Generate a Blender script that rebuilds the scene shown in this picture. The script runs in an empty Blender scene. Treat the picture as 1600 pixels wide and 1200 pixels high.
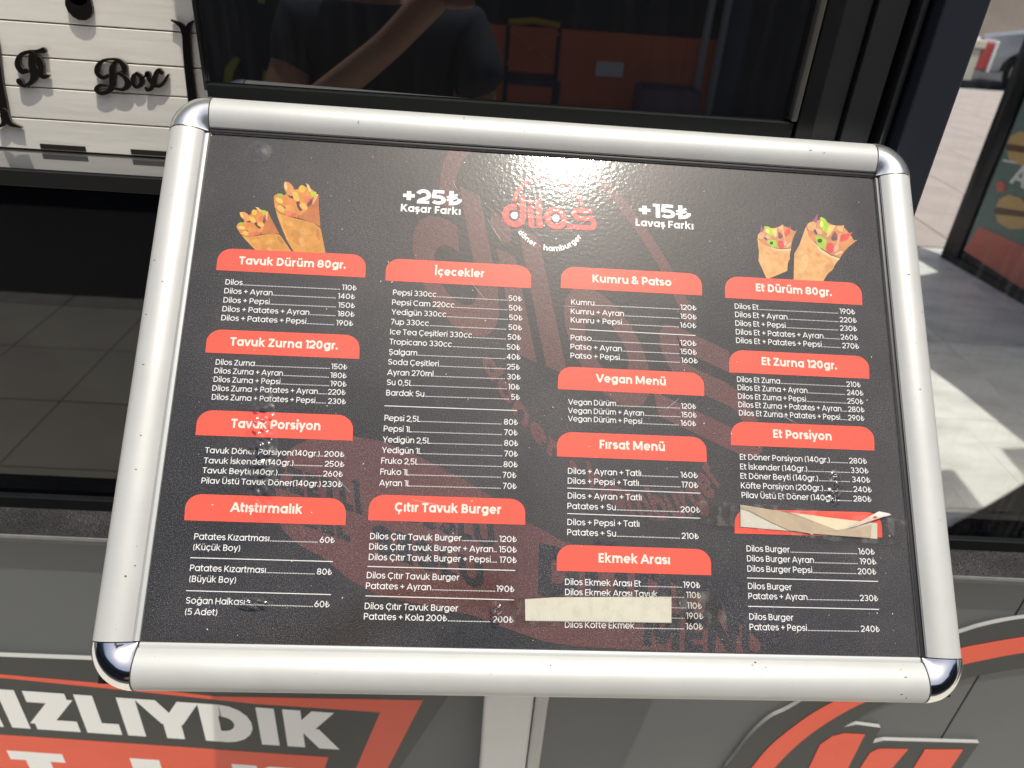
import bpy, math, random
import numpy as np
random.seed(7)
SC = bpy.context.scene
COL = SC.collection
# ------------------------------------------------------------------ camera
F = 1150.0                                     # focal length in pixels of the 1600 px wide photograph
CAM = np.array([0.0, 0.0, 1.6])
YAW = math.radians(2.5)
_up = np.array([143.0, 1910.0, -1150.0]); _up /= np.linalg.norm(_up)
_x = np.array([_up[1], -_up[0], 0.0]); _x /= np.linalg.norm(_x)
_y = np.cross(_x, _up)
if _y[2] < 0: _y = -_y
_x, _y = (_x*math.cos(YAW)+_y*math.sin(YAW)), (-_x*math.sin(YAW)+_y*math.cos(YAW))
R = np.array([_x, _y, _up])                    # camera (right, up, forward) -> world
from mathutils import Matrix, Vector
cd = bpy.data.cameras.new('camera'); cam = bpy.data.objects.new('camera', cd); COL.objects.link(cam)
M = Matrix.Identity(4)
for i in range(3):
    M[i][0] = R[i, 0]; M[i][1] = R[i, 1]; M[i][2] = -R[i, 2]; M[i][3] = CAM[i]
cam.matrix_world = M
cd.sensor_width = 36.0; cd.lens = F/1600*36.0
cd.clip_start = 0.02; cd.clip_end = 400
cd.dof.use_dof = True; cd.dof.focus_distance = 0.585; cd.dof.aperture_fstop = 8.5
SC.camera = cam
# ------------------------------------------------------------------ light
SUNV = R @ np.array([0, 0, 1.0])
SUNV = np.array([0.140, -0.218, 0.962]); SUNV /= np.linalg.norm(SUNV)     # towards the sun
elev = math.asin(SUNV[2]); az = math.atan2(SUNV[0], SUNV[1])
w = bpy.data.worlds.new('World'); SC.world = w; w.use_nodes = True
wn = w.node_tree; bg = wn.nodes['Background']
sky = wn.nodes.new('ShaderNodeTexSky'); sky.sky_type = 'NISHITA'; sky.sun_disc = False
sky.sun_elevation = elev; sky.sun_rotation = az
sky.air_density = 1.0; sky.dust_density = 4.0; sky.ozone_density = 1.0
wn.links.new(sky.outputs[0], bg.inputs[0]); bg.inputs[1].default_value = 0.12
sd = bpy.data.lights.new('sun', 'SUN'); sd.energy = 3.3; sd.angle = math.radians(0.53); sd.color = (1.0, 0.975, 0.87)
sun = bpy.data.objects.new('sun', sd); COL.objects.link(sun)
sun.rotation_euler = Vector(SUNV).to_track_quat('Z', 'Y').to_euler()
sun.location = (1, -1, 6)
SC.view_settings.view_transform = 'Standard'; SC.view_settings.look = 'None'
SC.view_settings.gamma = 1; SC.view_settings.use_curve_mapping = False
SC.view_settings.exposure = 0.24
# ------------------------------------------------------------------ measuring: a ray through the photograph to a real plane
def ray(px, py): return R @ np.array([(px-800)/F, -(py-600)/F, 1.0])
def onY(px, py, D): d = ray(px, py); return CAM + d*((D-CAM[1])/d[1])
def onZ(px, py, z=0.0): d = ray(px, py); return CAM + d*((z-CAM[2])/d[2])
def refl(px, py, D, L):                        # what a window at y=D mirrors from the plane y=L
    p = onY(px, py, D); d = ray(px, py).copy(); d[1] = -d[1]
    return p + d*((L-D)/d[1])
# board pose: camera-space axes fitted to the four corners of the printed sheet
Rb = R @ np.array([[0.99658173, 0.02757887, -0.07787337], [-0.04483715, 0.97228299, -0.22946766], [0.06938649, 0.2321749, 0.97019603]])
# columns: u right, v up, n away from camera  -> outward normal is -n
B0 = CAM + R @ np.array([0.02897989, 0.00047783, 0.5849436])
BU, BV, BN = Rb[:, 0], Rb[:, 1], -Rb[:, 2]
BM = Matrix.Identity(4)
for i in range(3):
    BM[i][0] = BU[i]; BM[i][1] = BV[i]; BM[i][2] = BN[i]; BM[i][3] = B0[i]
def bpt(px, py, h=0.0):
    d = ray(px, py); o = B0 + BN*h
    p = CAM + d*(((o-CAM) @ BN)/(d @ BN)) - B0
    return np.array([p @ BU, p @ BV])
HW, HH = 0.2864, 0.2005
# ------------------------------------------------------------------ helpers
def lin(r, g, b, k=1.0):
    f = lambda c: (c/12.92 if c <= 0.04045 else ((c+0.055)/1.055)**2.4)
    return (f(r/255)*k, f(g/255)*k, f(b/255)*k, 1)
_mats = {}
def mat(name, col=(0.5, 0.5, 0.5, 1), rough=0.5, metal=0.0, spec=0.5, noise=0.0, nscale=20.0, bump=0.0, bscale=80.0, coat=0.0, coatr=0.05, attr=False, coatbump=False, speck=0.0, col2=None, detail=4.0, stretch=None, rvar=0.0):
    m = bpy.data.materials.new(name); m.use_nodes = True
    nt = m.node_tree; p = nt.nodes['Principled BSDF']; N = nt.nodes.new; Lk = nt.links.new
    p.inputs['Base Color'].default_value = col
    p.inputs['Roughness'].default_value = rough; p.inputs['Metallic'].default_value = metal
    p.inputs['Specular IOR Level'].default_value = spec
    p.inputs['Coat Weight'].default_value = coat; p.inputs['Coat Roughness'].default_value = coatr
    tc = N('ShaderNodeTexCoord'); mp = N('ShaderNodeMapping'); Lk(tc.outputs['Object'], mp.inputs[0])
    if stretch: mp.inputs['Scale'].default_value = stretch
    src = None
    if attr:
        a = N('ShaderNodeAttribute'); a.attribute_name = 'ink'; src = a.outputs['Color']
    if noise > 0 or col2:
        n = N('ShaderNodeTexNoise'); n.inputs['Scale'].default_value = nscale; n.inputs['Detail'].default_value = detail
        n.inputs['Roughness'].default_value = 0.6
        Lk(mp.outputs[0], n.inputs['Vector'])
        mx = N('ShaderNodeMix'); mx.data_type = 'RGBA'
        if col2:
            mr = N('ShaderNodeMapRange'); mr.inputs[1].default_value = 0.4; mr.inputs[2].default_value = 0.65
            Lk(n.outputs[0], mr.inputs[0]); Lk(mr.outputs[0], mx.inputs[0])
            mx.inputs[6].default_value = col; mx.inputs[7].default_value = col2
            if src: Lk(src, mx.inputs[6])
        else:
            mx.blend_type = 'MULTIPLY'; mx.inputs[0].default_value = 1.0
            mr = N('ShaderNodeMapRange'); mr.inputs[1].default_value = 0.25; mr.inputs[2].default_value = 0.75
            mr.inputs[3].default_value = 1-noise; mr.inputs[4].default_value = 1+noise
            Lk(n.outputs[0], mr.inputs[0])
            mx.inputs[6].default_value = col
            if src: Lk(src, mx.inputs[6])
            Lk(mr.outputs[0], mx.inputs[7])
        src = mx.outputs[2]
    if speck > 0:
        n3 = N('ShaderNodeTexNoise'); n3.inputs['Scale'].default_value = 1500; n3.inputs['Detail'].default_value = 2
        n4 = N('ShaderNodeTexNoise'); n4.inputs['Scale'].default_value = 14; n4.inputs['Detail'].default_value = 5
        Lk(mp.outputs[0], n3.inputs['Vector']); Lk(mp.outputs[0], n4.inputs['Vector'])
        r1 = N('ShaderNodeMapRange'); r1.inputs[1].default_value = 0.52; r1.inputs[2].default_value = 0.75
        r2 = N('ShaderNodeMapRange'); r2.inputs[1].default_value = 0.3; r2.inputs[2].default_value = 0.7; r2.inputs[3].default_value = 0.35
        Lk(n3.outputs[0], r1.inputs[0]); Lk(n4.outputs[0], r2.inputs[0])
        mu = N('ShaderNodeMath'); mu.operation = 'MULTIPLY'; Lk(r1.outputs[0], mu.inputs[0]); Lk(r2.outputs[0], mu.inputs[1])
        m2 = N('ShaderNodeMath'); m2.operation = 'MULTIPLY'; Lk(mu.outputs[0], m2.inputs[0]); m2.inputs[1].default_value = speck
        mx2 = N('ShaderNodeMix'); mx2.data_type = 'RGBA'; Lk(m2.outputs[0], mx2.inputs[0])
        mx2.inputs[6].default_value = col; mx2.inputs[7].default_value = (0.62, 0.59, 0.56, 1)
        if src: Lk(src, mx2.inputs[6])
        src = mx2.outputs[2]
    if src: Lk(src, p.inputs['Base Color'])
    if rvar > 0:
        n5 = N('ShaderNodeTexNoise'); n5.inputs['Scale'].default_value = nscale*0.7; n5.inputs['Detail'].default_value = 6
        Lk(mp.outputs[0], n5.inputs['Vector'])
        r5 = N('ShaderNodeMapRange'); r5.inputs[1].default_value = 0.3; r5.inputs[2].default_value = 0.7
        r5.inputs[3].default_value = max(0.0, rough-rvar); r5.inputs[4].default_value = rough+rvar
        Lk(n5.outputs[0], r5.inputs[0]); Lk(r5.outputs[0], p.inputs['Roughness'])
    if bump > 0:
        n2 = N('ShaderNodeTexNoise'); n2.inputs['Scale'].default_value = bscale; n2.inputs['Detail'].default_value = 3
        Lk(mp.outputs[0], n2.inputs['Vector'])
        b = N('ShaderNodeBump'); b.inputs['Strength'].default_value = 1.0; b.inputs['Distance'].default_value = bump
        Lk(n2.outputs[0], b.inputs['Height'])
        if coatbump: Lk(b.outputs[0], p.inputs['Coat Normal'])
        else: Lk(b.outputs[0], p.inputs['Normal'])
    _mats[name] = m
    return m
def glassmat(name, tint, gloss=0.06, rough=0.0, streak=0.0, fres=1.5, dust=0.0):
    m = bpy.data.materials.new(name); m.use_nodes = True
    nt = m.node_tree; N = nt.nodes.new; Lk = nt.links.new
    for n in list(nt.nodes):
        if n.type != 'OUTPUT_MATERIAL': nt.nodes.remove(n)
    out = nt.nodes[0]
    t = N('ShaderNodeBsdfTransparent'); t.inputs[0].default_value = tint
    g = N('ShaderNodeBsdfGlossy'); g.inputs['Roughness'].default_value = rough; g.inputs[0].default_value = (1, 1, 1, 1)
    fr = N('ShaderNodeFresnel'); fr.inputs[0].default_value = fres
    mx = N('ShaderNodeMixShader'); Lk(fr.outputs[0], mx.inputs[0]); Lk(t.outputs[0], mx.inputs[1]); Lk(g.outputs[0], mx.inputs[2])
    last = mx
    if streak > 0:
        tc = N('ShaderNodeTexCoord'); mp = N('ShaderNodeMapping'); mp.inputs['Scale'].default_value = (9, 9, 0.7)
        mp.inputs['Rotation'].default_value = (0, 0.5, 0)
        no = N('ShaderNodeTexNoise'); no.inputs['Scale'].default_value = 14; no.inputs['Detail'].default_value = 5
        Lk(tc.outputs['Object'], mp.inputs[0]); Lk(mp.outputs[0], no.inputs['Vector'])
        mr = N('ShaderNodeMapRange'); mr.inputs[1].default_value = 0.5; mr.inputs[2].default_value = 0.8; mr.inputs[4].default_value = streak; mr.inputs[3].default_value = dust
        Lk(no.outputs[0], mr.inputs[0])
        df = N('ShaderNodeBsdfDiffuse'); df.inputs[0].default_value = (0.6, 0.6, 0.6, 1)
        m2 = N('ShaderNodeMixShader'); Lk(mr.outputs[0], m2.inputs[0]); Lk(mx.outputs[0], m2.inputs[1]); Lk(df.outputs[0], m2.inputs[2])
        last = m2
    Lk(last.outputs[0], out.inputs[0])
    return m

class MB:
    def __init__(s): s.v = []; s.f = []; s.c = []; s.mi = []; s.col = (1, 1, 1); s.m = 0
    def poly(s, pts):
        i = len(s.v); s.v += [tuple(map(float, p)) for p in pts]; s.f.append(tuple(range(i, i+len(pts)))); s.c.append(s.col); s.mi.append(s.m)
    def box(s, a, b, M=None):
        (x0, y0, z0), (x1, y1, z1) = a, b
        P = [(x0,y0,z0),(x1,y0,z0),(x1,y1,z0),(x0,y1,z0),(x0,y0,z1),(x1,y0,z1),(x1,y1,z1),(x0,y1,z1)]
        if M is not None: P = [tuple(M @ Vector(p)) for p in P]
        i = len(s.v); s.v += P
        for q in ((0,3,2,1),(4,5,6,7),(0,1,5,4),(1,2,6,5),(2,3,7,6),(3,0,4,7)):
            s.f.append(tuple(i+k for k in q)); s.c.append(s.col); s.mi.append(s.m)
    def prism(s, pts, off, sidem=None):           # polygon (ccw seen from the front) extruded by -off (front stays at pts)
        n = len(pts); i = len(s.v); off = np.array(off)
        s.v += [tuple(map(float, p)) for p in pts] + [tuple(map(float, np.array(p)+off)) for p in pts]
        s.f.append(tuple(range(i, i+n))); s.c.append(s.col); s.mi.append(s.m)
        s.f.append(tuple(range(i+2*n-1, i+n-1, -1))); s.c.append(s.col); s.mi.append(s.m)
        for k in range(n):
            a, b = i+k, i+(k+1) % n
            s.f.append((b, a, a+n, b+n)); s.c.append(s.col); s.mi.append(s.m if sidem is None else sidem)
    def tube(s, path, r, n=10, cap=True):
        rings = []
        for k, p in enumerate(path):
            p = Vector(p); a = Vector(path[max(0, k-1)]); b = Vector(path[min(len(path)-1, k+1)])
            t = (b-a).normalized(); q = t.to_track_quat('Z', 'Y'); rr = r[k] if isinstance(r, (list, tuple)) else r
            rings.append([tuple(p + q @ Vector((rr*math.cos(2*math.pi*j/n), rr*math.sin(2*math.pi*j/n), 0))) for j in range(n)])
        i = len(s.v)
        for g in rings: s.v += g
        for k in range(len(path)-1):
            for j in range(n):
                a = i+k*n+j; b = i+k*n+(j+1) % n
                s.f.append((a, b, b+n, a+n)); s.c.append(s.col); s.mi.append(s.m)
        if cap:
            s.f.append(tuple(i+j for j in range(n-1, -1, -1))); s.c.append(s.col); s.mi.append(s.m)
            e = i+(len(path)-1)*n; s.f.append(tuple(e+j for j in range(n))); s.c.append(s.col); s.mi.append(s.m)
    def build(s, name, mats, parent=None, world=None, bevel=0.0, smooth=False, origin=None):
        me = bpy.data.meshes.new(name)
        v = s.v
        if origin is not None: v = [(a-origin[0], b-origin[1], c-origin[2]) for a, b, c in v]
        me.from_pydata(v, [], s.f)
        if not isinstance(mats, (list, tuple)): mats = [mats]
        for m in mats: me.materials.append(m)
        if max(s.mi or [0]) > 0: me.polygons.foreach_set('material_index', s.mi)
        if any(c != (1, 1, 1) for c in s.c):
            at = me.color_attributes.new('ink', 'FLOAT_COLOR', 'CORNER')
            arr = []
            for f, c in zip(s.f, s.c): arr += [c[0], c[1], c[2], 1.0]*len(f)
            at.data.foreach_set('color', arr)
        if smooth: me.polygons.foreach_set('use_smooth', [True]*len(me.polygons))
        me.update()
        o = bpy.data.objects.new(name, me); COL.objects.link(o)
        if parent is not None: o.parent = parent
        if world is not None: o.matrix_basis = world
        if origin is not None: o.location = origin
        if bevel > 0:
            b = o.modifiers.new('bevel', 'BEVEL'); b.width = bevel; b.segments = 2; b.limit_method = 'ANGLE'; b.angle_limit = math.radians(40)
        if smooth:
            e = o.modifiers.new('split', 'EDGE_SPLIT'); e.split_angle = math.radians(35)
        return o
def tag(o, label, cat, group=None):
    o['label'] = label; o['category'] = cat
    if group: o['group'] = group
    return o
def thing(name, loc, label, cat, group=None):
    o = bpy.data.objects.new(name, None); COL.objects.link(o); o.location = loc; o.empty_display_size = 0.1
    return tag(o, label, cat, group)
def structure(o): o['kind'] = 'structure'; return o
def part(mb, name, mats, root, **k):            # vertices in world space, parented to an unrotated root
    o = mb.build(name, mats, None, **k)
    o.parent = root; o.matrix_parent_inverse = Matrix.Translation(-Vector(root.location))
    return o
def bx(a, b): m = MB(); m.box(a, b); return m

# ================================================================== GROUND, STREET
D = 0.69; K = D/0.95                            # the shop front stands 0.69 m in front of the camera
m_marble = mat('pale marble floor tile', (0.84, 0.835, 0.80, 1), 0.3, col2=(0.56, 0.55, 0.53, 1), nscale=2.2, detail=9, stretch=(1, 2.4, 1))
m_inside = mat('grey marble floor tile', (0.46, 0.475, 0.46, 1), 0.3, col2=(0.16, 0.17, 0.16, 1), nscale=0.9, detail=9, stretch=(1.0, 3.0, 1))
m_joint = mat('tile joint', (0.27, 0.265, 0.25, 1), 0.8, noise=0.2)
m_pave = mat('warm grey stone paving', (0.58, 0.555, 0.50, 1), 0.6, noise=0.14, nscale=3.0, bump=0.0015, bscale=60)
m_road = mat('asphalt', (0.055, 0.056, 0.062, 1), 0.85, noise=0.3, nscale=30, bump=0.003, bscale=150)
m_kerb = mat('concrete kerb', (0.42, 0.4, 0.38, 1), 0.75, noise=0.15, nscale=12)

def tiles(x0, x1, y0, y1, sx, sy, z, ma, name, parent, joint=0.004, clip=None):
    mb = None; n = 0; first = {}
    nx = int(math.ceil((x1-x0)/sx)); ny = int(math.ceil((y1-y0)/sy))
    for i in range(nx):
        for j in range(ny):
            a, b = x0+i*sx, y0+j*sy; c, d = min(a+sx, x1), min(b+sy, y1)
            if clip and not clip((a+c)/2, (b+d)/2): continue
            key = (round(c-a, 3), round(d-b, 3))
            if key not in first:
                m = MB(); w_, h_ = key; e = 0.0015
                z0 = -0.012
                J = joint/2
                P = [(J, J), (w_-J, J), (w_-J, h_-J), (J, h_-J)]
                Q = [(J+e, J+e), (w_-J-e, J+e), (w_-J-e, h_-J-e), (J+e, h_-J-e)]
                m.poly([(x, y, 0) for x, y in Q])
                for k in range(4):
                    l = (k+1) % 4
                    m.poly([(*P[k], -e), (*P[l], -e), (*Q[l], 0), (*Q[k], 0)])
                    m.poly([(*P[k], z0), (*P[l], z0), (*P[l], -e), (*P[k], -e)])
                o = m.build(name, ma, parent); first[key] = o.data
            else:
                o = bpy.data.objects.new(name, first[key]); COL.objects.link(o); o.parent = parent
            o.location = (a, b, z + random.uniform(-0.0006, 0.0006))
            n += 1
    return n
# near pavement (in front of the shop) with pavers, street, far ground
g = MB(); g.poly([(-150, -150, -0.135), (150, -150, -0.135), (150, 150, -0.135), (-150, 150, -0.135)])
structure(g.build('ground', m_road))
pv = MB(); pv.box((-9, -1.7, -0.12), (9, D+0.02, -0.013)); pave_near = structure(pv.build('pavement', m_joint))
tiles(-2.4, 2.4, -1.7, D, 0.4, 0.4, 0.0, m_pave, 'paving_slab', pave_near)
pv = MB(); pv.box((-9, -1.7, -0.0125), (-2.4, D, -0.001)); pv.box((2.4, -1.7, -0.0125), (9, D, -0.001)); o = pv.build('paving_field', m_pave, pave_near); o['kind'] = 'stuff'
kb = MB()
for i in range(18): kb.box((-9+i*1.0+0.004, -1.82, -0.13), (-9+i*1.0+0.996, -1.702, 0.0))
structure(kb.build('kerb', m_kerb, bevel=0.008))
# terrace floor (marble) right of the shop and the shop's own floor
FLOOR_Y1 = 4.75
tf = MB(); tf.box((0.52, D+0.075, -0.12), (6.5, FLOOR_Y1, -0.013)); terr = structure(tf.build('terrace_floor', m_joint))
tiles(0.52, 4.12, D+0.075, FLOOR_Y1, 0.6, 0.6, 0.0, m_marble, 'floor_tile', terr, joint=0.002)
fi = MB(); fi.box((-5.5, D+0.075, -0.12), (0.5, 6.4, -0.013)); infl = structure(fi.build('shop_floor', mat('grey grout', (0.36, 0.37, 0.36, 1), 0.7)))
tiles(-5.5, 0.5, D+0.075, 6.4, 1.2, 1.2, 0.0, m_inside, 'floor_tile', infl, joint=0.0009)
# side street beyond the terrace
YK = onZ(1485, 137)[1]
ps = MB(); ps.box((0.6, FLOOR_Y1+0.01, -0.12), (30, YK, -0.013)); sp = structure(ps.build('side_pavement', m_joint))
m_pave2 = mat('pinkish street slabs', (0.46, 0.395, 0.37, 1), 0.6, noise=0.16, nscale=2.0)
tiles(1.6, 8.4, FLOOR_Y1+0.02, FLOOR_Y1+0.02+9.0, 0.8, 0.8, 0.0, m_pave2, 'paving_slab', sp, joint=0.008, clip=lambda x, y: y < YK-0.3 and x < 1.8+y*0.62)
ps = MB(); ps.box((8.5, FLOOR_Y1+0.02, -0.012), (30, YK-0.14, 0.0)); o = ps.build('paving_field', m_pave, sp); o['kind'] = 'stuff'
kb = MB()
for i in range(30): kb.box((1.0+i*1.0+0.004, YK-0.14, -0.13), (1.0+i*1.0+0.996, YK, 0.003))
structure(kb.build('kerb', m_kerb, bevel=0.008))

# ================================================================== SHOP BUILDING
m_clad = mat('grey composite cladding', lin(86, 90, 92), 0.42, noise=0.13, nscale=2.6, detail=9, rvar=0.06)
m_black = mat('black anodised profile', (0.007, 0.0075, 0.008, 1), 0.38, spec=0.35, noise=0.3, nscale=40)
m_charc = mat('charcoal frame profile', (0.016, 0.016, 0.018, 1), 0.45, noise=0.25, nscale=9)
m_navy = mat('dark blue gloss column panel', (0.028, 0.033, 0.044, 1), 0.25, noise=0.25, nscale=6, bump=0.0002, bscale=12, stretch=(1, 1, 0.2))
m_granite = mat('black granite sill', (0.012, 0.012, 0.014, 1), 0.16, speck=0.6)
m_lip = mat('polished granite edge', lin(118, 120, 120), 0.35, noise=0.2, nscale=60)
m_fascia = mat('sill fascia', lin(112, 113, 112), 0.5, noise=0.15, nscale=25)
m_bead = mat('brushed steel bead', (0.16, 0.155, 0.135, 1), 0.35, metal=0.6, noise=0.1)
m_render = mat('dark wall render', (0.06, 0.06, 0.065, 1), 0.7, noise=0.15, nscale=5)
m_tint = glassmat('dark tinted glass', (0.095, 0.105, 0.098, 1), fres=1.5)
m_tint2 = glassmat('black tinted glass', (0.035, 0.035, 0.037, 1), fres=2.3, streak=0.02, dust=0.010)
m_clear = glassmat('clear glass with wiped streaks', (0.88, 0.89, 0.885, 1), fres=1.3, streak=0.05)

shop = thing('shop_building', (0, D+0.1, 0), 'dark shop front with grey cladding, black sill and tinted windows behind the menu stand', 'building')
ZS = 0.5*(onY(100, 836, D-0.016)[2] + onY(1545, 906, D-0.016)[2])
# cladding panels with seams: the seam right of the stand is at x = xs
xs = onY(1530, 1055, D)[0]
edges = [-3.6, -2.4, xs-2.4, xs-1.2, xs, xs+1.2, xs+2.4]
edges = [-3.35, -2.1, -0.9+0.02, xs-1.15, xs, xs+1.2, xs+2.4]
edges = [xs-4.0, xs-2.8, xs-1.6, xs-0.0001, xs+1.2, xs+2.4]
for a, b in zip(edges, edges[1:]):
    part(bx((a+0.0012, D, 0.004), (b-0.0012, D+0.03, ZS-0.03*K)), 'cladding_panel', m_clad, shop, bevel=0.0008)
part(bx((edges[0], D+0.032, 0.0), (edges[-1], D+0.052, ZS-0.03*K)), 'wall_core', m_black, shop)
# sill: fascia strip, granite slab, polished front edge
part(bx((edges[0], D-0.005, ZS-0.0299*K), (edges[-1], D+0.052, ZS-0.0072*K)), 'sill_fascia', m_fascia, shop)
slab = part(bx((edges[0], D-0.014, ZS-0.007*K), (edges[-1], D+0.057, ZS)), 'sill_slab', m_granite, shop)
part(bx((edges[0], D-0.0158, ZS-0.0068*K), (edges[-1], D-0.0142, ZS-0.0004)), 'sill_edge', m_lip, shop)
YG = D+0.042
part(bx((edges[0], YG-0.009, ZS+0.0005), (edges[-1], YG+0.014, ZS+0.017)), 'window_rail', m_black, shop, bevel=0.001)
# ledge of the display niche
ZL = onY(100, 267, D)[2]
xw = onY(320, 75, D)[0]                         # left edge of the big window
m_ledge = mat('glossy dark grey ledge', (0.05, 0.05, 0.05, 1), 0.04, spec=1.0, coat=1.0, coatr=0.02)
part(bx((edges[0], D+0.0005, ZL-0.0145), (xw-0.009, D+0.30, ZL)), 'ledge', m_ledge, shop)
part(bx((edges[0], D-0.004, ZL-0.016), (xw-0.009, D, ZL-0.0012)), 'ledge_trim', mat('ledge trim', (0.009, 0.009, 0.010, 1), 0.5, spec=0.25), shop, bevel=0.0008)
# lower left pane
o = part(bx((edges[0], YG, ZS+0.0175), (-0.32, YG+0.006, ZL-0.015)), 'window_pane', m_tint, shop)
part(bx((-0.318, D+0.015, ZS+0.0175), (-0.272, YG+0.02, ZL-0.0165)), 'window_frame', m_black, shop, bevel=0.001)
# the big window above / behind the stand
xr = onY(1257, 100, D)[0]
zb = onY(850, 165, D)[2]
fr = part(bx((xw-0.0055, D-0.001, zb-0.006), (xw-0.0027, D+0.035, 3.0)), 'window_frame', m_black, shop, bevel=0.001)
m_trim = mat('dark green grey rubber trim', (0.006, 0.0075, 0.007, 1), 0.5, spec=0.25)
part(bx((xw-0.0024, D-0.003, zb-0.02), (xr+0.003, D+0.03, zb)), 'window_frame', m_trim, shop, bevel=0.001)
part(bx((xw-0.0024, D+0.004, zb+0.0005), (xr-0.0015, D+0.010, 3.0)), 'window_pane', m_tint2, shop)
part(bx((xr-0.001, D-0.005, zb+0.001), (xr+0.0045, D+0.03, 3.0)), 'window_bead', m_bead, shop, bevel=0.0015)
# lower middle pane behind the board
part(bx((-0.2715, YG, ZS+0.0175), (xr, YG+0.006, zb-0.042)), 'window_pane', m_tint, shop)
part(bx((-0.2715, D, zb-0.04), (xr+0.004, D+0.04, zb-0.021)), 'window_rail', m_black, shop)
# mullion group right of the window
xe = [xr+0.0065, onY(1300, 100, D)[0], onY(1350, 100, D)[0], onY(1400, 100, D)[0], onY(1413, 100, D)[0], onY(1426, 100, D)[0], onY(1490, 100, D)[0]]
XC = onY(1502, 100, D)[0]
zlo = ZS+0.023
for (a, b, yo, ma) in ((xe[0], xe[1], 0.0, m_black), (xe[1], xe[2], 0.012, m_charc), (xe[2], xe[3], 0.006, m_charc),
                       (xe[3], xe[4], 0.02, m_black), (xe[4], xe[5], 0.002, m_charc), (xe[5], xe[5]+0.004, 0.02, m_black)):
    part(bx((a+0.0006, D+yo, zlo), (b-0.0006, D+0.07, 3.0)), 'mullion', ma, shop, bevel=0.0015)
part(bx((xe[5]+0.0045, D-0.012, zlo), (XC, D+0.075, 3.0)), 'column_panel', m_navy, shop, bevel=0.002)
# clear pane to the terrace
part(bx((XC+0.001, YG, ZS+0.0175), (XC+1.1, YG+0.006, 3.0)), 'window_pane', m_clear, shop)
# roof, upper wall, side and back walls of the shop
m_ceil = mat('white ceiling board', (0.5, 0.49, 0.47, 1), 0.8)
part(bx((edges[0], D+0.08, 3.0), (XC, 6.4, 3.12)), 'ceiling', m_ceil, shop)
part(bx((edges[0], D-0.02, 3.001), (XC, D+0.078, 4.4)), 'upper_wall', m_render, shop)
part(bx((edges[0], D+0.08, 3.122), (XC, 6.5, 4.4)), 'upper_storey', m_render, shop)
part(bx((edges[0], 6.4, 0.001), (XC-0.02, 6.5, 2.999)), 'back_wall', mat('dark interior wall', (0.07, 0.065, 0.06, 1), 0.7, noise=0.2, nscale=3), shop)
part(bx((edges[0]-0.1, D+0.08, 0.001), (edges[0]-0.005, 6.399, 2.999)), 'side_wall', m_render, shop)

# ---- display box of white boards standing on the ledge
YP = D+0.061
m_plank = mat('white painted board', (0.90, 0.86, 0.77, 1), 0.5, noise=0.08, nscale=7, detail=9, bump=0.0003, bscale=40, stretch=(0.4, 1, 3))
m_slot = mat('dark brown slot', (0.02, 0.014, 0.01, 1), 0.6)
m_let = mat('black acrylic letter face', (0.012, 0.010, 0.009, 1), 0.22)
m_lets = mat('dark wood letter edge', (0.10, 0.075, 0.06, 1), 0.5)
box = thing('display_box', (-0.7, YP, ZL+0.001), 'white planked display box with black script lettering, standing on the ledge at upper left', 'display box')
zc = [ZL+0.001]
for py in (184+0, 135, 88, 33):                # plank joints measured at x~60
    zc.append(onY(60, py+ (2 if py < 60 else 2), YP)[2])
pitch = zc[-1]-zc[-2]
zc += [zc[-1]+pitch*k for k in range(1, 5)]
XBR = xw-0.0062
for a, b in zip(zc, zc[1:]):
    part(bx((-1.75, YP, a+0.0006), (XBR, YP+0.012, b-0.0006)), 'plank', m_plank, box, bevel=0.0006)
part(bx((-1.75, YP+0.0125, zc[0]), (XBR, YP+0.2, zc[-1])), 'box_body', m_slot, box)
# slots
for xa, xb, py in ((61, 133, 226), (203, 290, 234.5)):
    p0 = onY(xa, py-4, YP-0.0012); p1 = onY(xb, py+5, YP-0.0012)
    z0 = onY(xa, py+2, YP)[2]
    part(bx((p0[0], YP-0.0012, z0-0.0024), (p1[0], YP-0.0002, z0+0.0024)), 'slot', m_slot, box)
for k in (1, 2, 3):
    dx = onY(203, 236, YP)[0]-onY(61, 227, YP)[0]
    x0 = onY(61, 227, YP)[0]-dx*k; wd = onY(133, 231, YP)[0]-onY(61, 227, YP)[0]
    part(bx((x0, YP-0.0012, z0-0.0024), (x0+wd, YP-0.0002, z0+0.0024)), 'slot', m_slot, box)
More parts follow.
